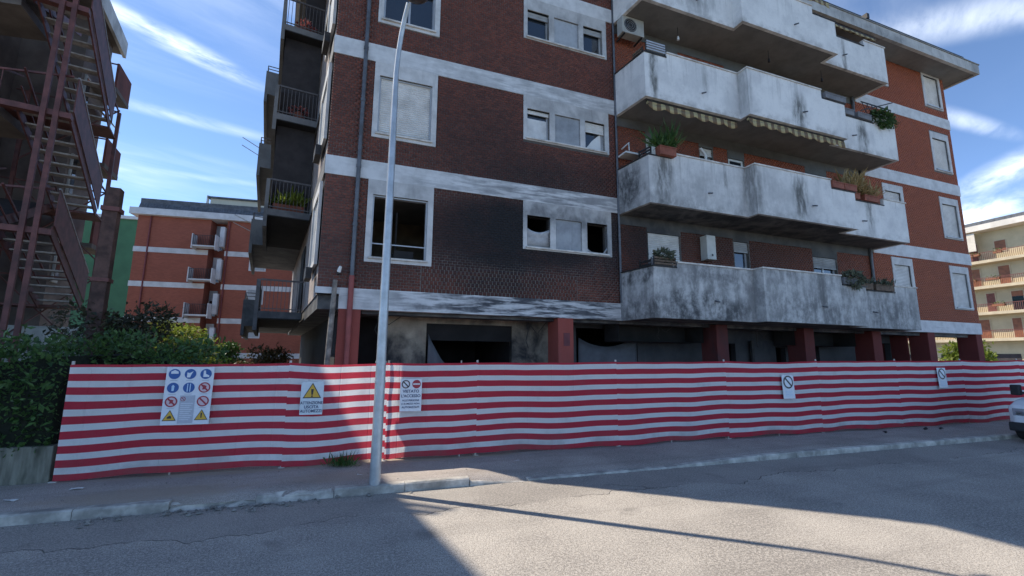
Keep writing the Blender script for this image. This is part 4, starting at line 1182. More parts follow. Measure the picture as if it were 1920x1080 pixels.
MB().tube([(4.9, 1.0, 16.8), (4.9, 1.0, 13.5)], 0.02, 5).build('awning_pole', M_alu, YB)
MB().box(3.2, 5.2, 1.26, 1.3, 14.6, 16.7).build('striped_blind', simple('cream_blind', (0.62, 0.55, 0.45), 0.9, 0.1, 2, 0), YB)
for a in (-3, 1.5, 6.5, 10.5):
    MB().box(a, a+2.2, 0.005, 0.05, 0.2, 2.9).build('shopfront', M_rb_dark, YB)
MB().tube([(4.0, -4, 17.5), (4.0, -4, 18.9)], 0.03, 6).build('aerial_mast', M_alu, rf)
# ------------------------------------------------------------------ hoarding of striped mesh
def sep_x(nt, v):
    x_ = N(nt, 'ShaderNodeSeparateXYZ'); nt.links.new(v, x_.inputs[0]); return x_.outputs[0]
def fabric():
    m, nt, b = newmat('striped_mesh')
    t = N(nt, 'ShaderNodeAttribute'); t.attribute_name = 'hgt'
    h = t.outputs['Fac']                                             # height along the cloth, metres from its top
    red = (0.66, 0.055, 0.085); wht = (0.97, 0.955, 0.935)
    ph = math_(nt, 'FRACT', math_(nt, 'DIVIDE', math_(nt, 'SUBTRACT', h, 0.155), 0.228))
    isr = rng(nt, math_(nt, 'ABSOLUTE', math_(nt, 'SUBTRACT', ph, 0.28)), 0.255, 0.285, 1, 0)
    hem = math_(nt, 'LESS_THAN', h, 0.045)
    isr = math_(nt, 'MAXIMUM', math_(nt, 'MULTIPLY', isr, math_(nt, 'GREATER_THAN', h, 0.14)), hem)
    v = coords(nt, street)
    weave = noise(nt, v, 220, 2, 0.6)
    dirt = noise(nt, v, 1.6, 6, 0.65)
    c = mixc(nt, isr, wht, red)
    c = mixc(nt, rng(nt, weave, 0.35, 0.7, 0, 0.12), c, (0.3, 0.22, 0.24))
    c = mixc(nt, rng(nt, dirt, 0.5, 0.8, 0, 0.22), c, (0.24, 0.19, 0.18))
    low = rng(nt, h, 1.35, 1.9, 0, 0.3)
    c = mixc(nt, math_(nt, 'MULTIPLY', low, rng(nt, dirt, 0.35, 0.6)), c, (0.22, 0.18, 0.15))
    nt.nodes.remove(b)
    d = N(nt, 'ShaderNodeBsdfDiffuse'); tr = N(nt, 'ShaderNodeBsdfTranslucent'); mx_ = N(nt, 'ShaderNodeMixShader')
    nt.links.new(c, d.inputs['Color']); nt.links.new(c, tr.inputs['Color'])
    cr1 = noise(nt, vmap(nt, v, (9, 9, 0.8)), 1.0, 5, 0.6); cr2 = noise(nt, vmap(nt, v, (2.2, 2.2, 2.6)), 1.6, 5, 0.6, 1.2)
    fold = math_(nt, 'ABSOLUTE', math_(nt, 'SUBTRACT', math_(nt, 'FRACT', math_(nt, 'MULTIPLY', sep_x(nt, v), 1.9)), 0.5))
    hb = math_(nt, 'ADD', math_(nt, 'ADD', math_(nt, 'MULTIPLY', cr1, 0.5), cr2), rng(nt, fold, 0.0, 0.03, 0.5, 0.0))
    bp = N(nt, 'ShaderNodeBump'); bp.inputs['Strength'].default_value = 0.45; bp.inputs['Distance'].default_value = 0.03
    nt.links.new(hb, bp.inputs['Height']); nt.links.new(bp.outputs[0], d.inputs['Normal']); nt.links.new(bp.outputs[0], tr.inputs['Normal'])
    mx_.inputs[0].default_value = 0.44
    nt.links.new(d.outputs[0], mx_.inputs[1]); nt.links.new(tr.outputs[0], mx_.inputs[2])
    nt.links.new(mx_.outputs[0], nt.nodes['Material Output'].inputs['Surface'])
    return m
M_fab = fabric()
M_peg = simple('fence_post_steel', (0.50, 0.48, 0.44), 0.6, 0.2, 10, 0.1, metal=0.2, dirt=(0.3, 0.2, 0.14))
HO = empty('hoarding', FA, math.atan2(FD.y, FD.x), label='long site hoarding of red and white striped mesh along the pavement', cat='fence')
POSTS = [0.0, 3.08, 4.78, 6.52, 9.75, 12.85, 16.0, 19.2, 22.3, 25.4, 28.5]
def top_z(s): return 1.865+0.0082*s
def make_sheet(s0, s1, seed):
    r = random.Random(seed)
    nx = max(12, int((s1-s0)/0.07)); nz = 26
    V = []; hv = []
    ph1, ph2, ph3 = r.uniform(0, 6), r.uniform(0, 6), r.uniform(0, 6)
    for i in range(nx+1):
        f = i/nx; s = s0+(s1-s0)*f
        sag = (0.022+0.012*math.sin(ph1))*math.sin(math.pi*f)+0.004*math.sin(s*6.1+ph2)*math.sin(math.pi*f)
        lift = 0.03+0.018*math.sin(s*1.3+ph1)+0.014*math.sin(s*3.7+ph2)
        ht = top_z(s)-sag
        for j in range(nz+1):
            g = j/nz
            hgt = g*1.86
            ext = math.sin(math.pi*f)
            y = 0.03*ext*math.sin(g*3.1+ph1)*math.sin(f*5+ph2)+0.012*math.sin(f*23+ph3+g*2)*ext
            # diagonal pulls near the posts and slack folds at the hem
            y += 0.02*math.exp(-f*6)*math.sin(g*17+f*9+ph2)+0.02*math.exp(-(1-f)*6)*math.sin(g*15-f*9+ph3)
            y *= min(1, f*14, (1-f)*14)
            y += 0.05*max(0, g-0.82)*min(1, f*10, (1-f)*10)*math.sin(s*4.3+ph1)*4*0.35
            z = ht-g*(ht-0.12-lift)
            z += 0.012*math.exp(-f*9)*math.sin(g*9+ph1)
            V.append((s, y, z)); hv.append(hgt+0.010*math.sin(s*2.1+ph2)*g)
    F4 = [(i*(nz+1)+j, i*(nz+1)+j+1, (i+1)*(nz+1)+j+1, (i+1)*(nz+1)+j) for i in range(nx) for j in range(nz)]
    o = np_mesh('mesh_sheet', np.array(V), np.array(F4), M_fab, HO, smooth=True)
    a = o.data.attributes.new('hgt', 'FLOAT', 'POINT'); a.data.foreach_set('value', np.array(hv, dtype=np.float32))
    return o
for k_, (a, b) in enumerate(zip(POSTS, POSTS[1:])): make_sheet(a, b, 20+k_)
for k_, s in enumerate(POSTS):
    MB().tube([(s, 0.05, 0.1), (s+0.01, 0.05, top_z(s)+0.045)], 0.022, 7).build('post', M_peg, HO)
    MB().box(s-0.05, s+0.05, 0.0, 0.1, 0.112, 0.128).build('post_foot', M_peg, HO)
for s in (1.45, 6.2, 8.1, 11.2, 14.5): MB().tube([(s, 0.06, 0.1), (s, 0.06, top_z(s)-0.1 if s != 6.2 else top_z(s)+0.04)], 0.014, 6).build('stake', M_peg, HO)

# ------------------------------------------------------------------ signs fixed to the hoarding
def flat(name, col, rough=0.45):
    m, nt, b = newmat(name); v = coords(nt)
    setc(nt, b, mixc(nt, rng(nt, noise(nt, v, 25, 3), 0.3, 0.7), tuple(x*0.93 for x in col), col))
    b.inputs['Roughness'].default_value = rough; return m
M_sw = flat('sign_white', (0.68, 0.70, 0.74)); M_sb = flat('sign_blue', (0.012, 0.085, 0.30)); M_sr = flat('sign_red', (0.34, 0.02, 0.04))
M_sk = flat('sign_black', (0.02, 0.02, 0.022)); M_sy = flat('sign_yellow', (0.62, 0.36, 0.03)); M_sgrey = flat('sign_grey', (0.42, 0.44, 0.5)); M_sl = flat('sign_lightblue', (0.45, 0.60, 0.75))
M_spale = flat('sign_pale', (0.60, 0.66, 0.70))
M_spink = flat('sign_pink', (0.62, 0.47, 0.50))
def disc(parent, x, z, r, mat, name, y=-0.004, n=28, hole=0.0):
    mb = MB()
    if hole:
        vs = []
        for k_ in range(n):
            a = 2*math.pi*k_/n
            vs += [(x+r*math.cos(a), y, z+r*math.sin(a)), (x+hole*math.cos(a), y, z+hole*math.sin(a))]
        mb.add(vs, [(2*k_, 2*((k_+1) % n), 2*((k_+1) % n)+1, 2*k_+1) for k_ in range(n)])
    else:
        mb.add([(x+r*math.cos(2*math.pi*k_/n), y, z+r*math.sin(2*math.pi*k_/n)) for k_ in range(n)], [tuple(range(n))])
    return mb.build(name, mat, parent)
def poly(parent, pts, mat, name, y=-0.006):
    return MB().add([(p[0], y, p[1]) for p in pts], [tuple(range(len(pts)))]).build(name, mat, parent)
def text(parent, s, x, z, size, mat, y=-0.006, wide=1.0):
    cu = bpy.data.curves.new('lettering', 'FONT'); cu.body = s; cu.size = size; cu.align_x = 'CENTER'; cu.offset = size*0.02
    to = bpy.data.objects.new('lettering_src', cu); COL.objects.link(to)
    dg = bpy.context.evaluated_depsgraph_get()
    me = bpy.data.meshes.new_from_object(to.evaluated_get(dg))
    bpy.data.objects.remove(to, do_unlink=True)
    me.materials.clear(); me.materials.append(mat)
    o = bpy.data.objects.new('lettering', me); COL.objects.link(o); o.parent = parent
    o.location = (x, y, z); o.rotation_euler = (math.pi/2, 0, 0); o.scale = (wide, 1, 1)
    return o
def sign(s, z, label, group=None, tilt=0.0, name='sign'):
    e = empty(name, st(s, 0.075, z), math.atan2(FD.y, FD.x), label=label, cat='sign', group=group)
    e.rotation_euler = (rad(-1.5), tilt, math.atan2(FD.y, FD.x)); return e
def board(e, w, h, mat=None):
    return MB().box(-w/2, w/2, 0.0, 0.006, -h/2, h/2).build('board', mat or M_sw, e)
def tri(parent, x, z, r, name='warning_triangle'):
    p = lambda q, y, m: poly(parent, [(x, z+q), (x-q*0.92, z-q*0.62), (x+q*0.92, z-q*0.62)], m, name, y)
    p(r, -0.004, M_sk); p(r*0.84, -0.006, M_sy)
def hand(parent, x, z, r):
    pts = [(-0.30, -0.55), (0.28, -0.55), (0.42, -0.1), (0.42, 0.42), (0.28, 0.44), (0.24, 0.05), (0.18, 0.55), (0.05, 0.57), (0.02, 0.06), (-0.06, 0.55), (-0.18, 0.53), (-0.18, 0.05), (-0.30, 0.38), (-0.42, 0.34), (-0.36, -0.2)]
    poly(parent, [(x+a*r, z+b*r) for a, b in pts], M_sk, 'hand_symbol', -0.006)
def prohib(parent, x, z, r, mat=None):
    disc(parent, x, z, r, M_sw if mat is None else M_spink, 'disc', -0.004); disc(parent, x, z, r, mat or M_sr, 'ring', -0.008, hole=r*0.78)
    a = 0.66*r; w = 0.1*r
    poly(parent, [(x-a-w, z+a-w), (x-a+w, z+a+w), (x+a+w, z-a+w), (x+a-w, z-a-w)], mat or M_sr, 'slash', -0.0085)
# 1: safety board of pictograms
e = sign(1.62, 1.365, 'white safety board of round blue and red pictograms near left end of hoarding', name='safety_board')
board(e, 0.67, 0.92)
cx = (-0.22, 0.0, 0.22); cz = (0.345, 0.125, -0.095, -0.32)
for (i, j) in ((0, 0), (1, 0), (2, 0), (0, 1), (1, 1)): disc(e, cx[i], cz[j], 0.082, M_sb, 'mandatory_disc')
poly(e, [(-0.27, 0.35), (-0.27, 0.385), (-0.22, 0.41), (-0.17, 0.385), (-0.165, 0.35)], M_sw, 'helmet_symbol')
poly(e, [(-0.045, 0.29), (0.0, 0.29), (0.015, 0.34), (0.04, 0.39), (-0.01, 0.36), (-0.045, 0.37)], M_sw, 'glove_symbol')
poly(e, [(0.185, 0.40), (0.215, 0.40), (0.22, 0.345), (0.27, 0.32), (0.27, 0.295), (0.185, 0.295)], M_sw, 'boot_symbol')
poly(e, [(-0.235, 0.075), (-0.205, 0.075), (-0.20, 0.15), (-0.22, 0.175), (-0.24, 0.15)], M_sl, 'mask_symbol')
poly(e, [(-0.025, 0.06), (-0.012, 0.06), (-0.012, 0.19), (-0.025, 0.19)], M_sl, 'harness_symbol'); poly(e, [(0.012, 0.06), (0.025, 0.06), (0.025, 0.19), (0.012, 0.19)], M_sl, 'harness_symbol')
prohib(e, cx[2], cz[1], 0.085, M_sr); prohib(e, cx[0], cz[2], 0.085, M_sr); prohib(e, cx[2], cz[2], 0.085, M_sr)
poly(e, [(-0.25, -0.13), (-0.2, -0.12), (-0.19, -0.07), (-0.23, -0.06)], M_sr, 'figure_symbol'); poly(e, [(0.19, 0.09), (0.24, 0.10), (0.25, 0.15), (0.2, 0.17)], M_sr, 'figure_symbol')
MB().box(-0.105, 0.105, -0.005, -0.001, -0.44, 0.0).build('notice_sheet', M_sgrey, e)
prohib(e, -0.06, -0.055, 0.036, M_sr)
for k_ in range(9): poly(e, [(-0.085, -0.13-k_*0.032), (0.085-0.02*(k_ % 3), -0.13-k_*0.032), (0.085-0.02*(k_ % 3), -0.122-k_*0.032), (-0.085, -0.122-k_*0.032)], M_sw, 'print_line', -0.0065)
tri(e, cx[0], cz[3]-0.01, 0.105); tri(e, cx[2], cz[3]-0.01, 0.105)
poly(e, [(-0.25, -0.36), (-0.19, -0.36), (-0.19, -0.33), (-0.21, -0.31), (-0.25, -0.335)], M_sk, 'hazard_symbol', -0.0075)
poly(e, [(0.213, -0.36), (0.227, -0.36), (0.232, -0.28), (0.208, -0.28)], M_sk, 'hazard_symbol', -0.0075)
for i in range(3):
    for j in range(3):
        if (i, j) == (1, 2): continue
        poly(e, [(cx[i]-0.05, cz[j]-0.108), (cx[i]+0.05, cz[j]-0.108), (cx[i]+0.05, cz[j]-0.099), (cx[i]-0.05, cz[j]-0.099)], M_sgrey, 'caption_line')
# 2: vehicle exit warning
e = sign(3.49, 1.285, 'pale sign with yellow warning triangle reading ATTENZIONE USCITA AUTOMEZZI', name='warning_sign')
board(e, 0.37, 0.57, M_spale)
tri(e, 0.0, 0.10, 0.165)
poly(e, [(-0.022, 0.155), (0.022, 0.155), (0.013, 0.055), (-0.013, 0.055)], M_sk, 'exclamation_mark', -0.0075); disc(e, 0, 0.032, 0.015, M_sk, 'exclamation_dot', -0.0075)
M_stext = flat('sign_text_blue', (0.03, 0.05, 0.12))
text(e, 'ATTENZIONE', 0, -0.105, 0.068, M_stext, wide=0.86); text(e, 'USCITA', 0, -0.175, 0.07, M_stext); text(e, 'AUTOMEZZI', 0, -0.245, 0.068, M_stext, wide=0.92)
# 3: no access
e = sign(5.21, 1.305, 'white VIETATO L\'ACCESSO sign with two round symbols right of the lamp post', name='no_access_sign')
board(e, 0.40, 0.60)
prohib(e, -0.10, 0.20, 0.078, M_sk); disc(e, -0.10, 0.20, 0.05, M_sw, 'disc', -0.0062); hand(e, -0.09, 0.195, 0.07)
disc(e, 0.10, 0.20, 0.080, M_sr, 'no_entry_disc'); poly(e, [(0.035, 0.19), (0.165, 0.19), (0.165, 0.213), (0.035, 0.213)], M_sw, 'no_entry_bar')
text(e, 'VIETATO', 0, 0.045, 0.075, M_stext); text(e, "L'ACCESSO", 0, -0.04, 0.072, M_stext); text(e, 'ALLE PERSONE', 0, -0.115, 0.048, M_stext)
text(e, 'E AI MEZZI NON', 0, -0.175, 0.045, M_stext); text(e, 'AUTORIZZATI', 0, -0.24, 0.050, M_stext)
# 4, 5: small hand-prohibition notices
for s, z, lab in ((14.8, 1.33, 'narrow white notice with hand prohibition symbol, nearer of two on the right half of hoarding'),
                  (21.1, 1.515, 'narrow white notice with hand prohibition symbol, farther right and nearest the van')):
    e = sign(s, z, lab, 'hand prohibition notices', name='prohibition_notice')
    board(e, 0.40, 0.60)
    prohib(e, 0, 0.12, 0.165, M_sk); disc(e, 0, 0.12, 0.125, M_sw, 'disc', -0.0082); hand(e, 0.02, 0.115, 0.15)
    poly(e, [(-0.12, 0.22), (-0.10, 0.235), (0.12, 0.02), (0.10, 0.005)], M_sk, 'slash', -0.009)
    for k_ in range(4): poly(e, [(-0.13, -0.12-k_*0.038), (0.13-0.03*(k_ % 2), -0.12-k_*0.038), (0.13-0.03*(k_ % 2), -0.107-k_*0.038), (-0.13, -0.107-k_*0.038)], M_sl, 'print_line')

# ------------------------------------------------------------------ street lamp
LP = empty('street_lamp', (-2.04, 7.11, 0.115), 0, label='tall galvanised street lamp post standing at the kerb', cat='street lamp')
M_galv = simple('galvanised_steel', (0.42, 0.45, 0.47), 0.42, 0.12, 6, 0.05, metal=0.55, dirt=(0.30, 0.31, 0.31))
MB().tube([(0, 0, 0), (0, 0, 1.55), (0, 0, 6.3)], [0.082, 0.076, 0.052], 14).build('pole', M_galv, LP)
for z in (1.50, 1.80): MB().tube([(0, 0, z), (0, 0, z+0.035)], 0.083, 14).build('collar', M_galv, LP)
MB().tube([(0, 0, 6.3), (0.0, 0, 6.75), (0.03, -0.03, 7.12), (0.08, -0.09, 7.42), (0.15, -0.17, 7.70), (0.23, -0.27, 7.90)], [0.052, 0.045, 0.043, 0.042, 0.040, 0.038], 12).build('arm', M_galv, LP)
mb = MB()
ringz = [(0.03, -0.02), (0.14, 0.0), (0.19, 0.06), (0.16, 0.12), (0.05, 0.16)]
vs = []; n = 16
for (r_, z_) in ringz:
    for k_ in range(n):
        a = 2*math.pi*k_/n; vs.append((0.38+1.2*r_*math.cos(a), -0.42+r_*1.3*math.sin(a), 7.90+z_))
fs = [(i*n+k_, i*n+(k_+1) % n, (i+1)*n+(k_+1) % n, (i+1)*n+k_) for i in range(4) for k_ in range(n)] + [tuple(range(n))[::-1], tuple(range(4*n, 5*n))]
mb.add(vs, fs, True)
mb.build('lamp_head', simple('lamp_head_brown', (0.06, 0.04, 0.03), 0.5, 0.2, 5, 0), LP)

# ------------------------------------------------------------------ white van at the right edge
M_vwhite = simple('van_paint', (0.74, 0.75, 0.76), 0.25, 0.02, 2, 0); M_vblack = simple('black_plastic', (0.02, 0.02, 0.022), 0.55, 0.2, 8, 0.05)
M_rubber = simple('tyre_rubber', (0.018, 0.018, 0.018), 0.9, 0.2, 10, 0.1)
M_lens = glass_mat('headlight_lens', (0.30, 0.31, 0.33), 0.1)
VN = empty('parked_van', st(20.12, 2.60, 0), math.atan2(FD.y, FD.x), label='white van parked at the kerb, cut off by the right edge', cat='van')
HW = 0.84
def loft(rings, close=True):
    mb = MB(); n = len(rings[0]); vs = [p for r_ in rings for p in r_]
    fs = [(i*n+k_, i*n+(k_+1) % n, (i+1)*n+(k_+1) % n, (i+1)*n+k_) for i in range(len(rings)-1) for k_ in range(n)]
    fs += [tuple(range(n))[::-1], tuple(range((len(rings)-1)*n, len(rings)*n))]
    mb.add(vs, fs); return mb
secs = [(0.0, 0.42, 0.80, 0.62, 0.52), (0.10, 0.34, 0.92, 0.76, 0.70), (0.5, 0.30, 1.02, 0.82, 0.76), (0.95, 0.28, 1.10, HW, 0.78), (1.55, 0.28, 1.72, HW, 0.66), (2.1, 0.28, 1.84, HW, 0.68), (3.9, 0.28, 1.84, HW, 0.68), (4.05, 0.34, 1.76, 0.80, 0.62)]
rings = []
for (x_, zb_, zt, wb, wt) in secs:
    zm = min(zt-0.06, 0.98)
    rings.append([(x_, -wb, zb_), (x_, wb, zb_), (x_, wb, zm), (x_, (wb+wt)/2, (zm+zt)/2), (x_, wt, zt), (x_, -wt, zt), (x_, -(wb+wt)/2, (zm+zt)/2), (x_, -wb, zm)])
loft(rings).build('body', M_vwhite, VN, bevel=0.03)
MB().box(-0.05, 0.16, -0.74, 0.74, 0.28, 0.50).build('bumper', M_vblack, VN, bevel=0.03)
MB().box(-0.012, 0.06, -0.36, 0.36, 0.58, 0.72).build('grille', M_vblack, VN)
for s_ in (-1, 1):
    MB().prism([(0.0, s_*0.42), (0.0, s_*0.64), (0.22, s_*0.765), (0.20, s_*0.44)], 0.66, 0.84).build('headlight', M_lens, VN, bevel=0.01)
    m_ = MB().box(0.98, 1.12, s_*0.86, s_*1.06, 1.12, 1.40).build('mirror', M_vblack, VN, bevel=0.03)
    MB().box(1.02, 1.08, s_*0.80, s_*0.87, 1.16, 1.22).build('mirror_arm', M_vblack, m_)
    for x_ in (0.78, 3.3):
        w_ = MB().tube([(x_, s_*0.68, 0.31), (x_, s_*0.86, 0.31)], 0.31, 20).build('wheel', M_rubber, VN)
        MB().tube([(x_, s_*0.855, 0.31), (x_, s_*0.867, 0.31)], 0.19, 16).build('rim', M_alu, w_)
    sw = MB(); y_ = s_*0.80
    sw.add([(1.35, s_*0.815, 1.12), (2.15, s_*0.835, 1.12), (2.15, s_*0.755, 1.62), (1.58, s_*0.745, 1.62)], [(0, 1, 2, 3)])
    o_ = sw.build('side_window', M_glass, VN); o_.modifiers.new('solid', 'SOLIDIFY').thickness = 0.02
o_ = MB().add([(0.97, -0.70, 1.14), (0.97, 0.70, 1.14), (1.47, 0.60, 1.68), (1.47, -0.60, 1.68)], [(0, 1, 2, 3)]).build('windscreen', M_glass, VN)
o_.modifiers.new('solid', 'SOLIDIFY').thickness = 0.03

# ------------------------------------------------------------------ things on the balconies
def bl(u, v, z):                                                     # building frame -> world
    c, s = math.cos(BROT), math.sin(BROT)
    return (BO.x+u*c+v*s, BO.y+u*s-v*c, z)
def bempty(name, u, v, z, label, cat, group=None, rz=0.0):
    return empty(name, bl(u, v, z), BROT+rz, label=label, cat=cat, group=group)
M_terra = simple('terracotta', (0.24, 0.075, 0.045), 0.85, 0.25, 6, 0.2, dirt=(0.13, 0.06, 0.045))
M_wood = simple('weathered_wood', (0.12, 0.085, 0.06), 0.9, 0.35, 12, 0.3)
M_greybox = simple('grey_planter', (0.16, 0.16, 0.165), 0.8, 0.2, 5, 0.1)
def leafmat(name, a, b_, tr=0.25):
    m, nt, b = newmat(name)
    oi = N(nt, 'ShaderNodeAttribute'); oi.attribute_name = 'rnd'
    g = N(nt, 'ShaderNodeNewGeometry')
    c = mixc(nt, oi.outputs['Fac'], a, b_)
    setc(nt, b, c); b.inputs['Roughness'].default_value = 0.5; b.inputs['Specular IOR Level'].default_value = 0.4
    t = N(nt, 'ShaderNodeBsdfTranslucent'); nt.links.new(c, t.inputs['Color'])
    mx_ = N(nt, 'ShaderNodeMixShader'); mx_.inputs[0].default_value = tr
    nt.links.new(b.outputs[0], mx_.inputs[1]); nt.links.new(t.outputs[0], mx_.inputs[2])
    nt.links.new(mx_.outputs[0], nt.nodes['Material Output'].inputs['Surface'])
    return m
def leaf_mesh(P, size, seed, aspect=0.45, droop=0.3, outward=None):
    """P: (n,3) leaf positions -> folded two-quad leaves"""
    r = np.random.default_rng(seed); n = len(P)
    d = r.normal(size=(n, 3)); 
    if outward is not None: d = d*0.8+outward
    d[:, 2] -= droop; d /= np.linalg.norm(d, axis=1)[:, None]+1e-9
    up = r.normal(size=(n, 3)); s = np.cross(d, up); s /= np.linalg.norm(s, axis=1)[:, None]+1e-9
    nn = np.cross(s, d)
    L = size*np.clip(r.lognormal(-0.05, 0.38, n), 0.4, 2.1)[:, None]; Wd = L*aspect*r.uniform(0.8, 1.2, n)[:, None]
    V = np.empty((n, 6, 3))
    V[:, 0] = P; V[:, 1] = P+d*L*0.45+s*Wd*0.5+nn*Wd*0.22; V[:, 2] = P+d*L*0.95+s*Wd*0.06
    V[:, 3] = P+d*L; V[:, 4] = P+d*L*0.45-s*Wd*0.5+nn*Wd*0.22; V[:, 5] = P+d*L*0.5
    fq = np.array([(0, 1, 2, 5), (0, 5, 3, 4)])
    Fq = (np.arange(n)[:, None, None]*6+fq[None]).reshape(-1, 4)
    cl_ = np.clip(r.normal(0.5, 0.28, n), 0, 1)
    return V.reshape(-1, 3), Fq, np.repeat(cl_, 6)
M_lf_dark = leafmat('leaf_dark', (0.03, 0.06, 0.018), (0.08, 0.135, 0.035))
M_lf_hedge = leafmat('leaf_hedge', (0.03, 0.07, 0.022), (0.09, 0.175, 0.045))
M_lf_lime = leafmat('leaf_lime', (0.13, 0.19, 0.02), (0.27, 0.31, 0.055), 0.5)
M_lf_purple = leafmat('leaf_purple', (0.026, 0.034, 0.018), (0.075, 0.065, 0.035))
M_lf_dry = leafmat('leaf_dry', (0.28, 0.19, 0.07), (0.40, 0.28, 0.12), 0.2)
M_lf_grey = leafmat('leaf_greygreen', (0.07, 0.085, 0.055), (0.13, 0.14, 0.09), 0.2)
M_lf_green = leafmat('leaf_green', (0.035, 0.085, 0.018), (0.07, 0.14, 0.03), 0.3)
def tuft(name, parent, mat, c, rx, rz, n, size, seed, aspect=0.12, up=1.0):
    """grass-like leaves springing from a base"""
    r = np.random.default_rng(seed)
    P0 = np.c_[r.normal(0, rx*0.35, n), r.normal(0, rx*0.2, n), r.uniform(0, rz*0.4, n)]+np.array(c)
    out = np.c_[r.normal(0, 0.8, n), r.normal(0, 0.8, n), np.full(n, up*1.6)]
    V, Fq, rv = leaf_mesh(P0, size, seed+1, aspect, -0.4, out)
    return np_mesh(name, V, Fq, mat, parent, 'stuff', rv)
def bushlet(name, parent, mat, c, rad3, n, size, seed):
    r = np.random.default_rng(seed)
    d = r.normal(size=(n, 3)); d /= np.linalg.norm(d, axis=1)[:, None]
    P0 = d*(r.uniform(0.3, 1, n)**0.5)[:, None]*np.array(rad3)+np.array(c)
    V, Fq, rv = leaf_mesh(P0, size, seed+1, 0.5, 0.1, d)
    return np_mesh(name, V, Fq, mat, parent, 'stuff', rv)
def trough(u, v, z, L, mat, label, group, name='planter_box', h=0.2, d=0.2, rz=0.0):
    e = bempty(name, u, v, z, label, 'planter', group, rz)
    mb = MB()
    mb.box(-L/2, L/2, -d/2, d/2, 0.0, 0.02)
    for (a, b, c, dd) in ((-L/2, L/2, -d/2, -d/2+0.015), (-L/2, L/2, d/2-0.015, d/2), (-L/2, -L/2+0.015, -d/2+0.015, d/2-0.015), (L/2-0.015, L/2, -d/2+0.015, d/2-0.015)): mb.box(a, b, c, dd, 0.02, h)
    mb.box(-L/2-0.012, L/2+0.012, -d/2-0.012, -d/2, h-0.035, h)
    mb.build('trough', mat, e)
    MB().box(-L/2+0.016, L/2-0.016, -d/2+0.016, d/2-0.016, 0.02, h-0.03).build('soil', M_earth, e)
    return e
def rack(u, v, z, L, n, label, group, mat=None, h=0.30, rz=0.0):
    e = bempty('slatted_rack', u, v, z, label, 'plant rack', group, rz)
    for k_ in range(n):
        zz = 0.03+k_*h/n
        MB().box(-L/2, L/2, -0.012, 0.012, zz, zz+0.045).build('slat', mat or M_wood, e)
    for s_ in (-1, 1):
        MB().box(s_*L/2-0.02, s_*L/2+0.02, 0.0125, 0.03, 0, h+0.03).build('upright', M_iron, e)
    MB().box(-L/2, L/2, 0.03, 0.20, 0.0, 0.02).build('shelf', M_iron, e)
    return e
M_acgrey = simple('shaded_casing', (0.36, 0.36, 0.33), 0.6, 0.12, 4, 0.02, dirt=(0.2, 0.19, 0.17))  # white casing greyed, the shadow around it put into the colour
def aircon(u, v, z, label, rz=0.0, sc=1.0):
    e = bempty('air_conditioner', u, v, z, label, 'air conditioner', 'outdoor air conditioning units', rz)
    MB().box(-0.38, 0.38, -0.14, 0.14, 0, 0.54).build('casing', M_acgrey, e, bevel=0.015)
    disc(e, -0.10, 0.27, 0.215, M_vblack, 'fan_opening', -0.143)
    g = MB()
    for r_ in (0.07, 0.13, 0.19): 
        pts = [(-0.10+r_*math.cos(a*math.pi/10), -0.15, 0.27+r_*math.sin(a*math.pi/10)) for a in range(21)]
        g.tube(pts, 0.004, 4, False)
    g.build('fan_grille', M_alu, e)
    for s_ in (-0.3, 0.3): MB().box(s_-0.015, s_+0.015, -0.13, 0.28, -0.05, -0.002).build('bracket', M_iron, e)
    return e
aircon(8.05, 0.33, 11.45, 'air conditioner high on the wall under the top balcony, beside the triple window')
aircon(16.9, 0.32, 7.55, 'air conditioner behind the dry plants on the middle balcony')
aircon(15.7, -0.95, 2.35, 'dim air conditioner under the lowest balcony above a pale garage panel')
# racks at the balcony corners
rack(8.16, 1.27, 10.33, 0.62, 4, 'empty slatted rack on the corner of the upper balcony', 'balcony corner racks', M_alu)
rack(7.76, 0.98, 10.33, 0.34, 2, 'small rack on the return of the upper balcony', 'balcony corner racks', M_wood, 0.14, rad(-82))
e = trough(8.33, 1.27, 7.33, 0.52, M_terra, 'brown trough with spiky green plant on the middle balcony corner', 'balcony planters', h=0.24)
tuft('leaves', e, M_lf_green, (0.0, 0, 0.2), 0.35, 0.25, 260, 0.42, 51, 0.10)
rack(7.83, 1.02, 7.33, 0.42, 3, 'dark crate hung outside the return of the middle balcony', 'balcony corner racks', M_vblack, 0.24, rad(-82))
rack(8.14, 1.27, 4.35, 0.66, 3, 'rack of withered plants on the soot-stained lowest balcony corner', 'balcony corner racks', M_wood, 0.22)
e = trough(8.13, 1.10, 4.35, 0.6, M_greybox, 'grey trough of ashen withered plants on the lowest balcony corner', 'balcony planters')
bushlet('leaves', e, M_lf_grey, (0.08, -0.05, 0.28), (0.33, 0.16, 0.16), 420, 0.09, 61)
rack(7.79, 0.92, 4.35, 0.4, 2, 'blackened rack on the return of the lowest balcony', 'balcony corner racks', M_iron, 0.2, rad(-82))
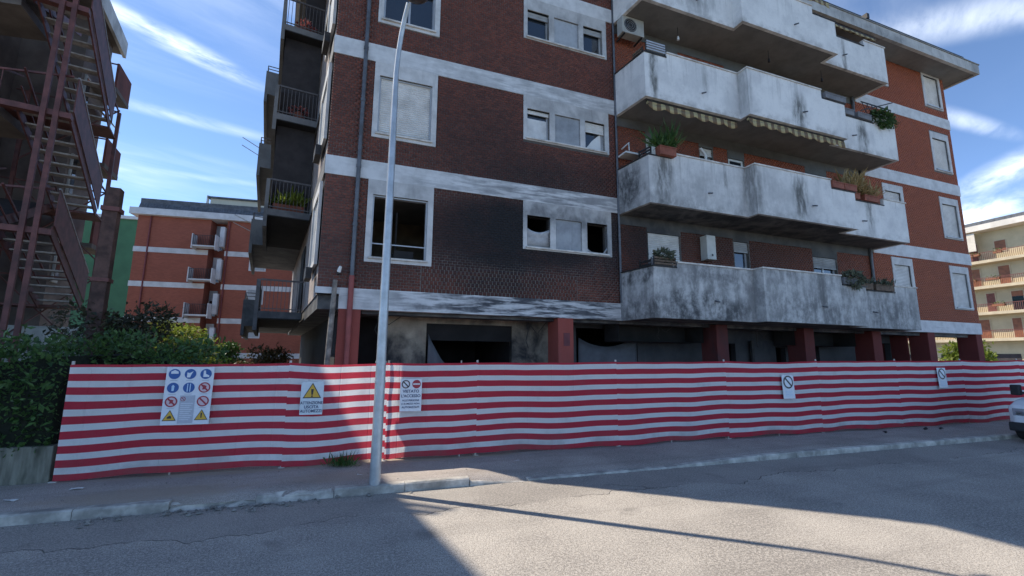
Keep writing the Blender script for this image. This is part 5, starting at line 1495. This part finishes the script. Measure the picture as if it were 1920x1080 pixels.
# planters in the lowered parapet on the right
for (u, v, z, L, mt, lab) in [(14.52, 1.50, 7.23, 0.5, M_terra, 'terracotta trough left of the dry straw-coloured plants'),
                              (15.08, 1.50, 7.23, 0.55, M_terra, 'terracotta trough beneath the left of the dry plants'),
                              (15.85, 1.10, 7.23, 0.6, M_terra, 'terracotta trough under the dry plants'), (16.75, 1.10, 7.23, 0.75, M_terra, 'terracotta trough right of the dry plants, middle balcony'),
                              (14.85, 1.50, 10.21, 0.95, M_greybox, 'grey trough at left of the trellis, upper balcony'), (16.05, 1.10, 10.21, 0.6, M_greybox, 'grey trough with closed front, middle of the three on the upper balcony'), (16.9, 1.10, 10.21, 0.7, M_greybox, 'grey trough by the trellis, upper balcony'),
                              (14.6, 1.50, 4.24, 0.6, M_greybox, 'trough with trailing grey-green plant on the lowest balcony'), (15.85, 1.10, 4.24, 0.8, M_wood, 'wooden trough of withered stems left of the last, lowest balcony'), (16.85, 1.10, 4.24, 0.9, M_wood, 'wooden trough of withered stems at the right end, lowest balcony')]:
    e = trough(u, v, z, L, mt, lab, 'balcony planters')
    if 'beneath' in lab: tuft('leaves', e, M_lf_dry, (0.15, 0, 0.18), 0.3, 0.2, 200, 0.22, 71, 0.10)
    if 'under the dry' in lab: tuft('leaves', e, M_lf_dry, (0.0, 0, 0.18), 0.65, 0.3, 480, 0.42, 72, 0.10)
    if 'right of the dry' in lab: tuft('leaves', e, M_lf_dry, (-0.1, 0, 0.18), 0.5, 0.2, 260, 0.3, 73, 0.10)
    if 'trailing' in lab: bushlet('leaves', e, M_lf_grey, (0.1, -0.08, 0.16), (0.36, 0.22, 0.26), 520, 0.10, 74)
    if 'withered' in lab: tuft('leaves', e, M_lf_grey, (0, 0, 0.15), 0.6, 0.15, 160, 0.16, 75, 0.2)
    if 'by the trellis' in lab: bushlet('leaves', e, M_lf_dark, (0.9, -0.1, 0.2), (0.45, 0.2, 0.3), 520, 0.11, 76)
e = bempty('trellis', 17.75, 1.10, 10.35, 'dark metal trellis with climbing leaves at the right of the upper balcony', 'trellis')
mb = MB()
for k_ in range(6): mb.beam((-0.75+k_*0.25, 0, 0.0), (-0.45+k_*0.25, 0, 0.55), 0.015, 0.015, (0, 1, 0)); mb.beam((-0.45+k_*0.25, 0, 0.0), (-0.75+k_*0.25, 0, 0.55), 0.015, 0.015, (0, 1, 0))
mb.build('lattice', M_iron, e)
MB().box(-0.8, 0.8, -0.015, 0.015, 0.55, 0.58).build('top_bar', M_iron, e); MB().box(-0.8, 0.8, -0.015, 0.015, -0.02, 0.0).build('bottom_bar', M_iron, e)
MB().beam((-0.9, -0.02, 0.2), (0.85, -0.05, 0.85), 0.03, 0.03).build('stay', M_iron, e)
bushlet('leaves', e, M_lf_green, (0.35, -0.05, 0.05), (0.55, 0.14, 0.28), 420, 0.10, 77)
# boilers
M_boil = simple('boiler_enamel', (0.5, 0.5, 0.46), 0.5, 0.08, 4, 0.02)
def boiler(u, z, label, flue):
    e = bempty('wall_boiler', u, 0.0, z, label, 'boiler')
    MB().box(-0.17, 0.17, -0.3, -0.02, 0, 0.74).build('casing', M_boil, e, bevel=0.02)
    MB().box(-0.02, 0.02, -0.326, -0.32, 0.1, 0.16).build('badge', M_iron, e)
    if flue: MB().tube([(0.0, -0.17, 0.78), (0.0, -0.17, 1.2), (-0.08, -0.17, 1.32), (-0.2, -0.17, 1.42)], 0.045, 10).build('flue', M_white, e)
    return e
boiler(10.78, 7.05, 'white wall boiler with elbowed flue on the middle balcony', True)
boiler(10.66, 4.93, 'white wall boiler without flue on the lowest balcony', False)
e = bempty('drying_bracket', 8.1, 0.05, 7.75, 'white tubular bracket on the brick by the middle balcony return', 'bracket')
MB().tube([(-0.3, 0.0, 0.25), (-0.3, -0.35, 0.28), (-0.3, -0.35, 0.05)], 0.02, 7).build('tube', M_white, e); MB().box(-0.45, 0.1, -0.4, -0.02, -0.05, 0.0).build('shelf', M_white, e)
e = bempty('wall_lantern', 13.6, 0.12, 8.0, 'black iron lantern on the brick wall of the middle balcony', 'lantern')
MB().box(-0.05, 0.05, -0.12, 0.0, 0.1, 0.13).build('arm', M_iron, e); MB().tube([(0, -0.15, -0.15), (0, -0.15, 0.08)], [0.05, 0.1], 8).build('shade', M_iron, e)
# awnings rolled up beneath the slabs
M_awn = None
def awn_mat():
    m, nt, b = newmat('striped_awning'); v = coords(nt)
    sx_ = N(nt, 'ShaderNodeSeparateXYZ'); nt.links.new(v, sx_.inputs[0])
    s_ = math_(nt, 'LESS_THAN', math_(nt, 'FRACT', math_(nt, 'MULTIPLY', sx_.outputs[0], 3.6)), 0.5)
    c = mixc(nt, s_, (0.40, 0.33, 0.17), (0.15, 0.095, 0.05))
    c = mixc(nt, rng(nt, noise(nt, v, 5, 5), 0.4, 0.8, 0, 0.5), c, (0.18, 0.15, 0.1))
    setc(nt, b, c); b.inputs['Roughness'].default_value = 0.9; return m
M_awn = awn_mat()
def awning(u0, u1, v, ztop, label, drop=0.2):
    e = bempty('rolled_awning', u0, v, ztop, label, 'awning', 'rolled balcony awnings')
    L = u1-u0
    MB().tube([(0, 0, -0.05), (L, 0, -0.05)], 0.045, 10).build('roller', M_awn, e)
    n = int(L/0.055); vs = []
    for k_ in range(n+1):
        x_ = L*k_/n
        zz = -0.09-drop*0.55-drop*0.45*abs(math.sin(x_*math.pi*1.9))
        wv = 0.015*math.sin(x_*7)
        vs += [(x_, -0.045+wv, -0.06), (x_, -0.06+wv, zz)]
    o = MB().add(vs, [(2*k_, 2*k_+1, 2*k_+3, 2*k_+2) for k_ in range(n)], True).build('valance', M_awn, e)
    o.modifiers.new('solid', 'SOLIDIFY').thickness = 0.006
    MB().box(0, L, -0.03, 0.05, -0.005, 0.03).build('mounting_bar', M_iron, e)
    return e
awning(7.95, 11.1, 1.08, 8.96, 'striped scalloped awning rolled up over the middle balcony, left half', 0.17)
awning(11.2, 15.25, 1.42, 8.96, 'striped scalloped awning rolled up over the middle balcony, right half', 0.17)
awning(11.3, 15.2, 1.46, 13.90, 'faded awning rolled up just above the top balcony parapet', 0.14)
awning(15.4, 18.3, 1.02, 13.75, 'awning rolled up at the right end of the top balcony', 0.05)
# pendant lamps under the soffits
for (u, v, z, lab) in ((9.55, 0.62, 11.99, 'small pendant lamp under the top balcony, near the air conditioner'), (13.0, 0.85, 11.99, 'pendant hook under the middle of the top balcony'), (15.6, 0.75, 11.99, 'pendant hook under the right part of the top balcony')):
    e = bempty('pendant_lamp', u, v, z, lab, 'lamp', 'pendants under the top balcony')
    MB().tube([(0, 0, 0), (0, 0, -0.3)], 0.008, 5).build('cord', M_iron, e); MB().tube([(0, 0, -0.42), (0, 0, -0.30)], [0.04, 0.025], 8).build('shade', M_white if 'small' in lab else M_iron, e)
# cables dangling from the burnt porch ceiling
for k_, (u, v, L, lab) in enumerate(((1.3, -0.75, 0.5, 'scorched cable dangling beside the corner pillar'), (5.15, -0.7, 0.75, 'scorched cable dangling left of the second pillar'), (9.3, -0.6, 0.45, 'scorched cable dangling above the grey garage wall'), (13.2, -0.6, 0.6, 'scorched cable dangling between the third and fourth pillars'))):
    e = bempty('hanging_cable', u, v, 3.03, lab, 'cable', 'burnt cables under the porch')
    MB().tube([(0, 0, 0), (0.05, 0.02, -L*0.4), (-0.02, 0, -L*0.75), (0.06, 0.03, -L)], 0.012, 5).build('strand', M_iron, e)
    MB().tube([(0.0, 0.05, 0), (0.3, 0.0, -L*0.5), (0.62, 0.02, -0.01)], 0.010, 5).build('loop', M_iron, e)
# flower boxes and pots on the left-hand side balconies
def sw(s, t, z):
    x_, y_ = sl(s, t); return bl(x_, -y_, z)
for (z, lab, kind) in ((6.25, 'terracotta box of green plants on the second side balcony', 'box'), (9.25, 'red flower pot on the third side balcony', 'pot'), (12.2, 'flower pot on the top side balcony', 'pot')):
    e = empty('flower_pot' if kind == 'pot' else 'flower_box', sw(4.25, 0.6 if kind == 'box' else 0.55, z), BROT+rad(8), label=lab, cat='planter', group='pots on the side balconies')
    if kind == 'box':
        MB().box(-0.42, 0.42, -0.1, 0.1, 0, 0.24).build('trough', M_terra, e, bevel=0.01)
        tuft('leaves', e, M_lf_lime, (0, 0, 0.2), 0.6, 0.3, 240, 0.3, 81, 0.18)
    else:
        MB().tube([(0, 0, 0), (0, 0, 0.22)], [0.1, 0.15], 12).build('pot', M_terra, e)
        bushlet('leaves', e, leafmat('petals'+str(int(z)), (0.25, 0.05, 0.05), (0.4, 0.12, 0.1)), (0, 0, 0.3), (0.28, 0.2, 0.14), 120, 0.09, int(z*7))
# scorched post and broken fitting at the corner pillar
e = bempty('scorched_pipe', 0.33, 0.1, 0.1, 'peeling scorched service pipe beside the corner pillar', 'pipe')
MB().tube([(-0.06, 0, 0), (-0.03, 0.0, 1.4), (0.0, 0, 2.4), (0.03, 0, 3.55)], [0.05, 0.055, 0.06, 0.05], 9).build('tube', simple('peeling_pipe', (0.22, 0.19, 0.16), 0.9, 0.5, 6, 0.5, dirt=(0.04, 0.035, 0.03)), e)
e = bempty('broken_lamp', 0.42, 0.12, 3.88, 'small broken white lamp above the corner pillar', 'lamp')
MB().tube([(0, 0, -0.05), (0.03, -0.05, 0.06)], [0.045, 0.03], 9).build('shade', M_white, e); MB().box(-0.03, 0.03, 0.02, 0.12, -0.1, -0.04).build('bracket', M_iron, e)
# hung tarpaulins in the burnt garages
def tarp(name, u0, u1, v, zl, zm, zr, label):
    e = bempty(name, 0, 0, 0, label, 'tarpaulin', 'tarpaulins in the burnt garages')
    n = 16; m_ = 10; vs = []
    for i in range(n+1):
        f = i/n; zt = (1-f)**2*zl+2*f*(1-f)*zm+f*f*zr
        for j in range(m_+1):
            g = j/m_; vs.append((u0+(u1-u0)*f, -v+0.06*math.sin(f*14+g*3)*(0.3+g), zt-(zt-0.12)*g))
    o = MB().add(vs, [(i*(m_+1)+j, i*(m_+1)+j+1, (i+1)*(m_+1)+j+1, (i+1)*(m_+1)+j) for i in range(n) for j in range(m_)], True).build('sheet', M_tarp, e)
    o.modifiers.new('solid', 'SOLIDIFY').thickness = 0.006
M_tarp = simple('grey_tarpaulin', (0.085, 0.088, 0.098), 0.7, 0.25, 2, 0.1)
tarp('tarpaulin', 6.95, 8.95, -1.15, 2.62, 2.05, 2.75, 'grey tarpaulin sagging across the garage right of the second pillar')
tarp('tarpaulin', 2.62, 3.25, -1.1, 2.6, 1.9, 1.7, 'grey tarpaulin hanging at the left of the black garage opening')
e = bempty('door_panel', 12.0, -1.05, 0.1, 'pale grey garage panel in the deep shade beneath the lowest balcony', 'panel', None)
MB().box(1.45, 2.55, 0.0, 0.06, 0, 2.55).build('leaf', M_garage_grey, e); MB().box(1.45, 1.55, -0.02, -0.001, 0, 2.55).build('stile', M_iron, e)
# ------------------------------------------------------------------ vegetation
def crown_points(n, blobs, seed, shell=0.55):
    r = np.random.default_rng(seed)
    w = np.array([b[3]*b[4]*b[5] for b in blobs]) ** 0.7; w /= w.sum()
    k_ = r.choice(len(blobs), n, p=w)
    B_ = np.array(blobs)
    d = r.normal(size=(n, 3)); d /= np.linalg.norm(d, axis=1)[:, None]
    rr = shell+(1-shell)*r.uniform(0, 1, n)**0.6
    rr *= 1+0.18*r.normal(size=n)
    P0 = B_[k_, :3]+d*rr[:, None]*B_[k_, 3:6]
    return P0, d
def tree(name, loc, blobs, mat, n, size, label, cat, group=None, seed=1, stem=None, aspect=0.45):
    e = empty(name, loc, 0, label=label, cat=cat, group=group)
    P0, d = crown_points(n, blobs, seed)
    ok = P0[:, 2] > 0.02
    V, Fq, rv = leaf_mesh(P0[ok], size, seed+1, aspect, 0.15, d[ok]*0.8)
    np_mesh('crown', V, Fq, mat, e, None, rv)
    r = random.Random(seed)
    mb = MB()
    top = max(b[2] for b in blobs)
    mb.tube([(0, 0, 0), (0.03, 0.02, top*0.4), (0.0, 0.05, top*0.8)], [0.07, 0.055, 0.03], 8)
    for b in blobs[:7]:
        mb.tube([(0.02, 0.02, top*0.25), (b[0]*0.5, b[1]*0.5, (top*0.25+b[2])/2+0.1), (b[0], b[1], b[2])], [0.035, 0.025, 0.012], 6)
    mb.build('trunk', M_wood, e)
    return e
def rnd_blobs(cx, cy, z0, z1, R, k_, rb, seed):
    r = random.Random(seed); out = []
    for i in range(k_):
        a = r.uniform(0, 6.28); q = R*math.sqrt(r.random()); f = r.random()
        s_ = rb*r.uniform(0.6, 1.25)
        out.append((cx+q*math.cos(a), cy+q*math.sin(a), z0+(z1-z0)*f, s_, s_, s_*r.uniform(0.7, 1.0)))
    return out
# hedge along the garden wall, left of and behind the hoarding
HG = empty('garden_hedge', st(-4.0, 0, 0.12), math.atan2(FD.y, FD.x), label='dense dark green hedge on a low wall at the left edge', cat='hedge')
r = np.random.default_rng(11)
n = 19000
L0, L1 = -6.5, 5.7
X = r.uniform(L0, L1, n)
hh = 2.02+0.10*np.sin(X*1.9)+0.08*np.sin(X*4.7+1)+0.10*r.normal(size=n)
face = r.uniform(0, 1, n)
yb = np.where(X > 3.9, 0.55, 0.0)                                    # behind the hoarding the hedge steps back
depth = 1.3
Y = np.where(face < 0.62, yb+np.abs(r.normal(0, 0.09, n))+0.16*np.sin(X*2.3+1)*np.sin(X*0.9), yb+r.uniform(0, depth, n))
Z = np.where(face < 0.62, 0.42+(hh-0.42)*r.uniform(0, 1, n)**0.85, hh-np.abs(r.normal(0, 0.07, n)))
Y += 0.10*np.sin(Z*5+X*3)
P0 = np.c_[X, Y, Z]; out = np.c_[np.zeros(n), np.where(face < 0.62, -1.0, -0.1), np.where(face < 0.62, 0.15, 0.9)]
V, Fq, rv = leaf_mesh(P0, 0.085, 12, 0.5, 0.1, out)
np_mesh('foliage', V, Fq, M_lf_hedge, HG, 'stuff', rv)
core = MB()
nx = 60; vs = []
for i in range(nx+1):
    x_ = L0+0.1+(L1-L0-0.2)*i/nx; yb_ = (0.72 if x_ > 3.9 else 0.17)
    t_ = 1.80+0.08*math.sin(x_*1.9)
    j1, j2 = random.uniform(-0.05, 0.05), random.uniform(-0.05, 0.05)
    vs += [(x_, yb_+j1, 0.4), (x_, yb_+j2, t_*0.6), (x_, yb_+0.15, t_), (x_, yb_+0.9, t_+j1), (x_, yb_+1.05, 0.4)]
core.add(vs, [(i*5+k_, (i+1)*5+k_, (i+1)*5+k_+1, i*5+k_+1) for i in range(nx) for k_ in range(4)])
core.build('inner_core', simple('hedge_core', (0.012, 0.016, 0.008), 1.0, 0.4, 12, 0.6, 0.05), HG)  # solid near-black core added to block the view through the leaves
mb = MB(); nx = 40; vs = []
gw_ = empty('garden_wall', st(-4.0, 0.0, 0.1), math.atan2(FD.y, FD.x), label='low stained concrete wall beneath the hedge at the left edge', cat='wall')
M_gwall = simple('stained_concrete', (0.17, 0.165, 0.13), 0.95, 0.35, 3, 0.5, 0.02, dirt=(0.045, 0.05, 0.03), stretch=(3, 3, 0.6))
for k_ in range(11):
    MB().box(-6.5+k_*0.95, -6.5+k_*0.95+0.93, 0.05+0.012*(k_ % 2), 0.25, 0, 0.52+0.02*(k_ % 3)).build('wall_block', M_gwall, gw_, bevel=0.01)
# stray shoots along the hedge top
rs_ = random.Random(21); mbs = MB(); PP = []; OO = []
for k_ in range(70):
    x_ = rs_.uniform(L0+0.2, L1-0.1); y_ = (0.6 if x_ > 3.9 else 0.1)+rs_.uniform(0.0, 0.8); hgt_ = rs_.uniform(0.12, 0.42)
    b0_ = Vector((x_, y_, 1.95)); t0_ = b0_+Vector((rs_.uniform(-0.15, 0.15), rs_.uniform(-0.15, 0.1), hgt_))
    mbs.tube([b0_, (b0_+t0_)/2+Vector((0.02, 0, 0)), t0_], [0.006, 0.005, 0.003], 4, False)
    for q in range(9):
        p_ = b0_.lerp(t0_, 0.25+0.75*q/8); PP.append(tuple(p_)); OO.append((rs_.uniform(-1, 1), rs_.uniform(-1, 1), 0.5))
mbs.build('shoot_stems', M_wood, HG, 'stuff')
V, Fq, rv = leaf_mesh(np.array(PP), 0.09, 22, 0.45, 0.0, np.array(OO))
np_mesh('shoot_leaves', V, Fq, M_lf_hedge, HG, 'stuff', rv)
# shrubs behind the hoarding
tree('garden_tree', (-9.0, 10.3, 0.1), rnd_blobs(0, 0, 1.3, 2.8, 0.7, 16, 0.42, 3), M_lf_purple, 4400, 0.10, 'dark purple-green tree above the hedge', 'tree', seed=31)
tree('garden_tree', (-9.65, 11.2, 0.1), rnd_blobs(0, 0, 1.2, 2.5, 0.45, 12, 0.42, 5), M_lf_dark, 4200, 0.10, 'dark green tree between the purple-green tree and the lime shrub', 'tree', seed=33)
tree('lime_shrub', (-11.75, 16.0, 0.1), rnd_blobs(0.1, 0, 1.5, 3.0, 0.85, 20, 0.48, 8), M_lf_lime, 6500, 0.11, 'sunlit lime-green shrub above the left part of the hoarding', 'shrub', seed=35)
tree('round_shrub', (-10.8, 17.4, 0.1), rnd_blobs(0, 0, 1.4, 2.35, 0.45, 9, 0.36, 12), M_lf_green, 2600, 0.10, 'small round green shrub over the hoarding, left of the side balconies', 'shrub', seed=37)
tree('russet_shrub', (-9.1, 16.4, 0.1), rnd_blobs(0, 0, 1.3, 2.2, 0.75, 10, 0.34, 14), leafmat('leaf_russet', (0.07, 0.06, 0.02), (0.17, 0.11, 0.05)), 3000, 0.10, 'russet-edged shrub under the side balconies', 'shrub', seed=39)
tree('palm_shrub', (27.3, 27.3, 0.1), rnd_blobs(0, 0, 1.2, 2.9, 0.9, 12, 0.6, 16), M_lf_lime, 3000, 0.22, 'bright shrub seen between the last two red pillars', 'shrub', seed=41)
# weeds at the foot of the hoarding
for k_, (s, n_, lab) in enumerate(((4.05, 0.18, 'grass tuft at the foot of the hoarding, left of the lamp post'),)):
    e = empty('grass_tuft', st(s, n_, 0.11), 0, label=lab, cat='grass')
    tuft('blades', e, M_lf_green, (0, 0, 0), 0.34, 0.05, 260, 0.16, 91, 0.07)

# ------------------------------------------------------------------ litter and rubble
M_rub = simple('rubble', (0.24, 0.225, 0.20), 0.95, 0.35, 9, 0.5, 0.02, dirt=(0.09, 0.08, 0.07))
rs = random.Random(9)
def chunk(mb, c, r_):
    vs = []
    for (a, b, d) in ((1, 0, 0), (-1, 0, 0), (0, 1, 0), (0, -1, 0), (0, 0, 1), (0, 0, -1)):
        k2 = r_*rs.uniform(0.6, 1.25); vs.append((c[0]+a*k2+rs.uniform(-.3, .3)*r_, c[1]+b*k2+rs.uniform(-.3, .3)*r_, c[2]+d*k2*0.6))
    mb.add(vs, [(0, 2, 4), (2, 1, 4), (1, 3, 4), (3, 0, 4), (2, 0, 5), (1, 2, 5), (3, 1, 5), (0, 3, 5)])
mb = MB()
for k_ in range(120):
    s = rs.gauss(2.6, 0.8); n_ = KN+abs(rs.gauss(0.02, 0.14)); r_ = rs.choice((0.012, 0.015, 0.02, 0.03, 0.045))
    chunk(mb, st(s, n_, r_*0.3), r_)
for k_ in range(90):
    s = rs.uniform(-2, 12); n_ = KN+abs(rs.gauss(0.03, 0.08)); chunk(mb, st(s, n_, 0.004), rs.uniform(0.006, 0.014))
for k_ in range(110):
    s = rs.uniform(-1, 16); n_ = rs.uniform(0.1, 1.4); chunk(mb, st(s, n_, 0.122), rs.uniform(0.005, 0.014))
mb.build('rubble', M_rub, None, 'stuff', 'crumbs of broken kerb and grit along the gutter', 'rubble')
M_paper = simple('paper', (0.62, 0.61, 0.58), 0.9, 0.1, 9, 0)
for k_, (s, n_, w, lab) in enumerate(((0.55, 0.55, 0.10, 'crumpled white paper scrap on the pavement near the left end of the hoarding'), (0.05, 0.95, 0.10, 'white paper scrap nearest the left edge, on the pavement'),
                                      (4.35, 0.95, 0.05, 'tiny white scrap on the pavement left of the lamp post'), (7.1, 0.75, 0.07, 'white scrap lying right of the lamp post shadow'))):
    mb = MB(); vs = []
    for i in range(4):
        for j in range(3): vs.append((w*(i/3-0.5)*1.6, w*(j/2-0.5)*0.6, 0.006+rs.uniform(0, 0.022)))
    mb.add(vs, [(i*3+j, (i+1)*3+j, (i+1)*3+j+1, i*3+j+1) for i in range(3) for j in range(2)])
    o = mb.build('paper_scrap', M_paper, None, None, lab, 'litter', 'paper scraps on the pavement')
    o.location = st(s, n_, 0.122); o.rotation_euler = (0, 0, rs.uniform(0, 3))
    o.modifiers.new('solid', 'SOLIDIFY').thickness = 0.002
for k_, (s, n_) in enumerate(((17.6, 0.5), (19.4, 0.42), (19.9, 0.5))):
    mb = MB(); chunk(mb, (0, 0, 0.03), 0.07)
    o = mb.build('dark_lump', M_vblack, None, None, ('leftmost dark lump on the pavement below the right half of the hoarding', 'middle dark lump on the pavement below the right half of the hoarding', 'dark lump on the pavement nearest the van')[k_], 'litter', 'dark lumps on the pavement')
    o.location = st(s, n_, 0.122)
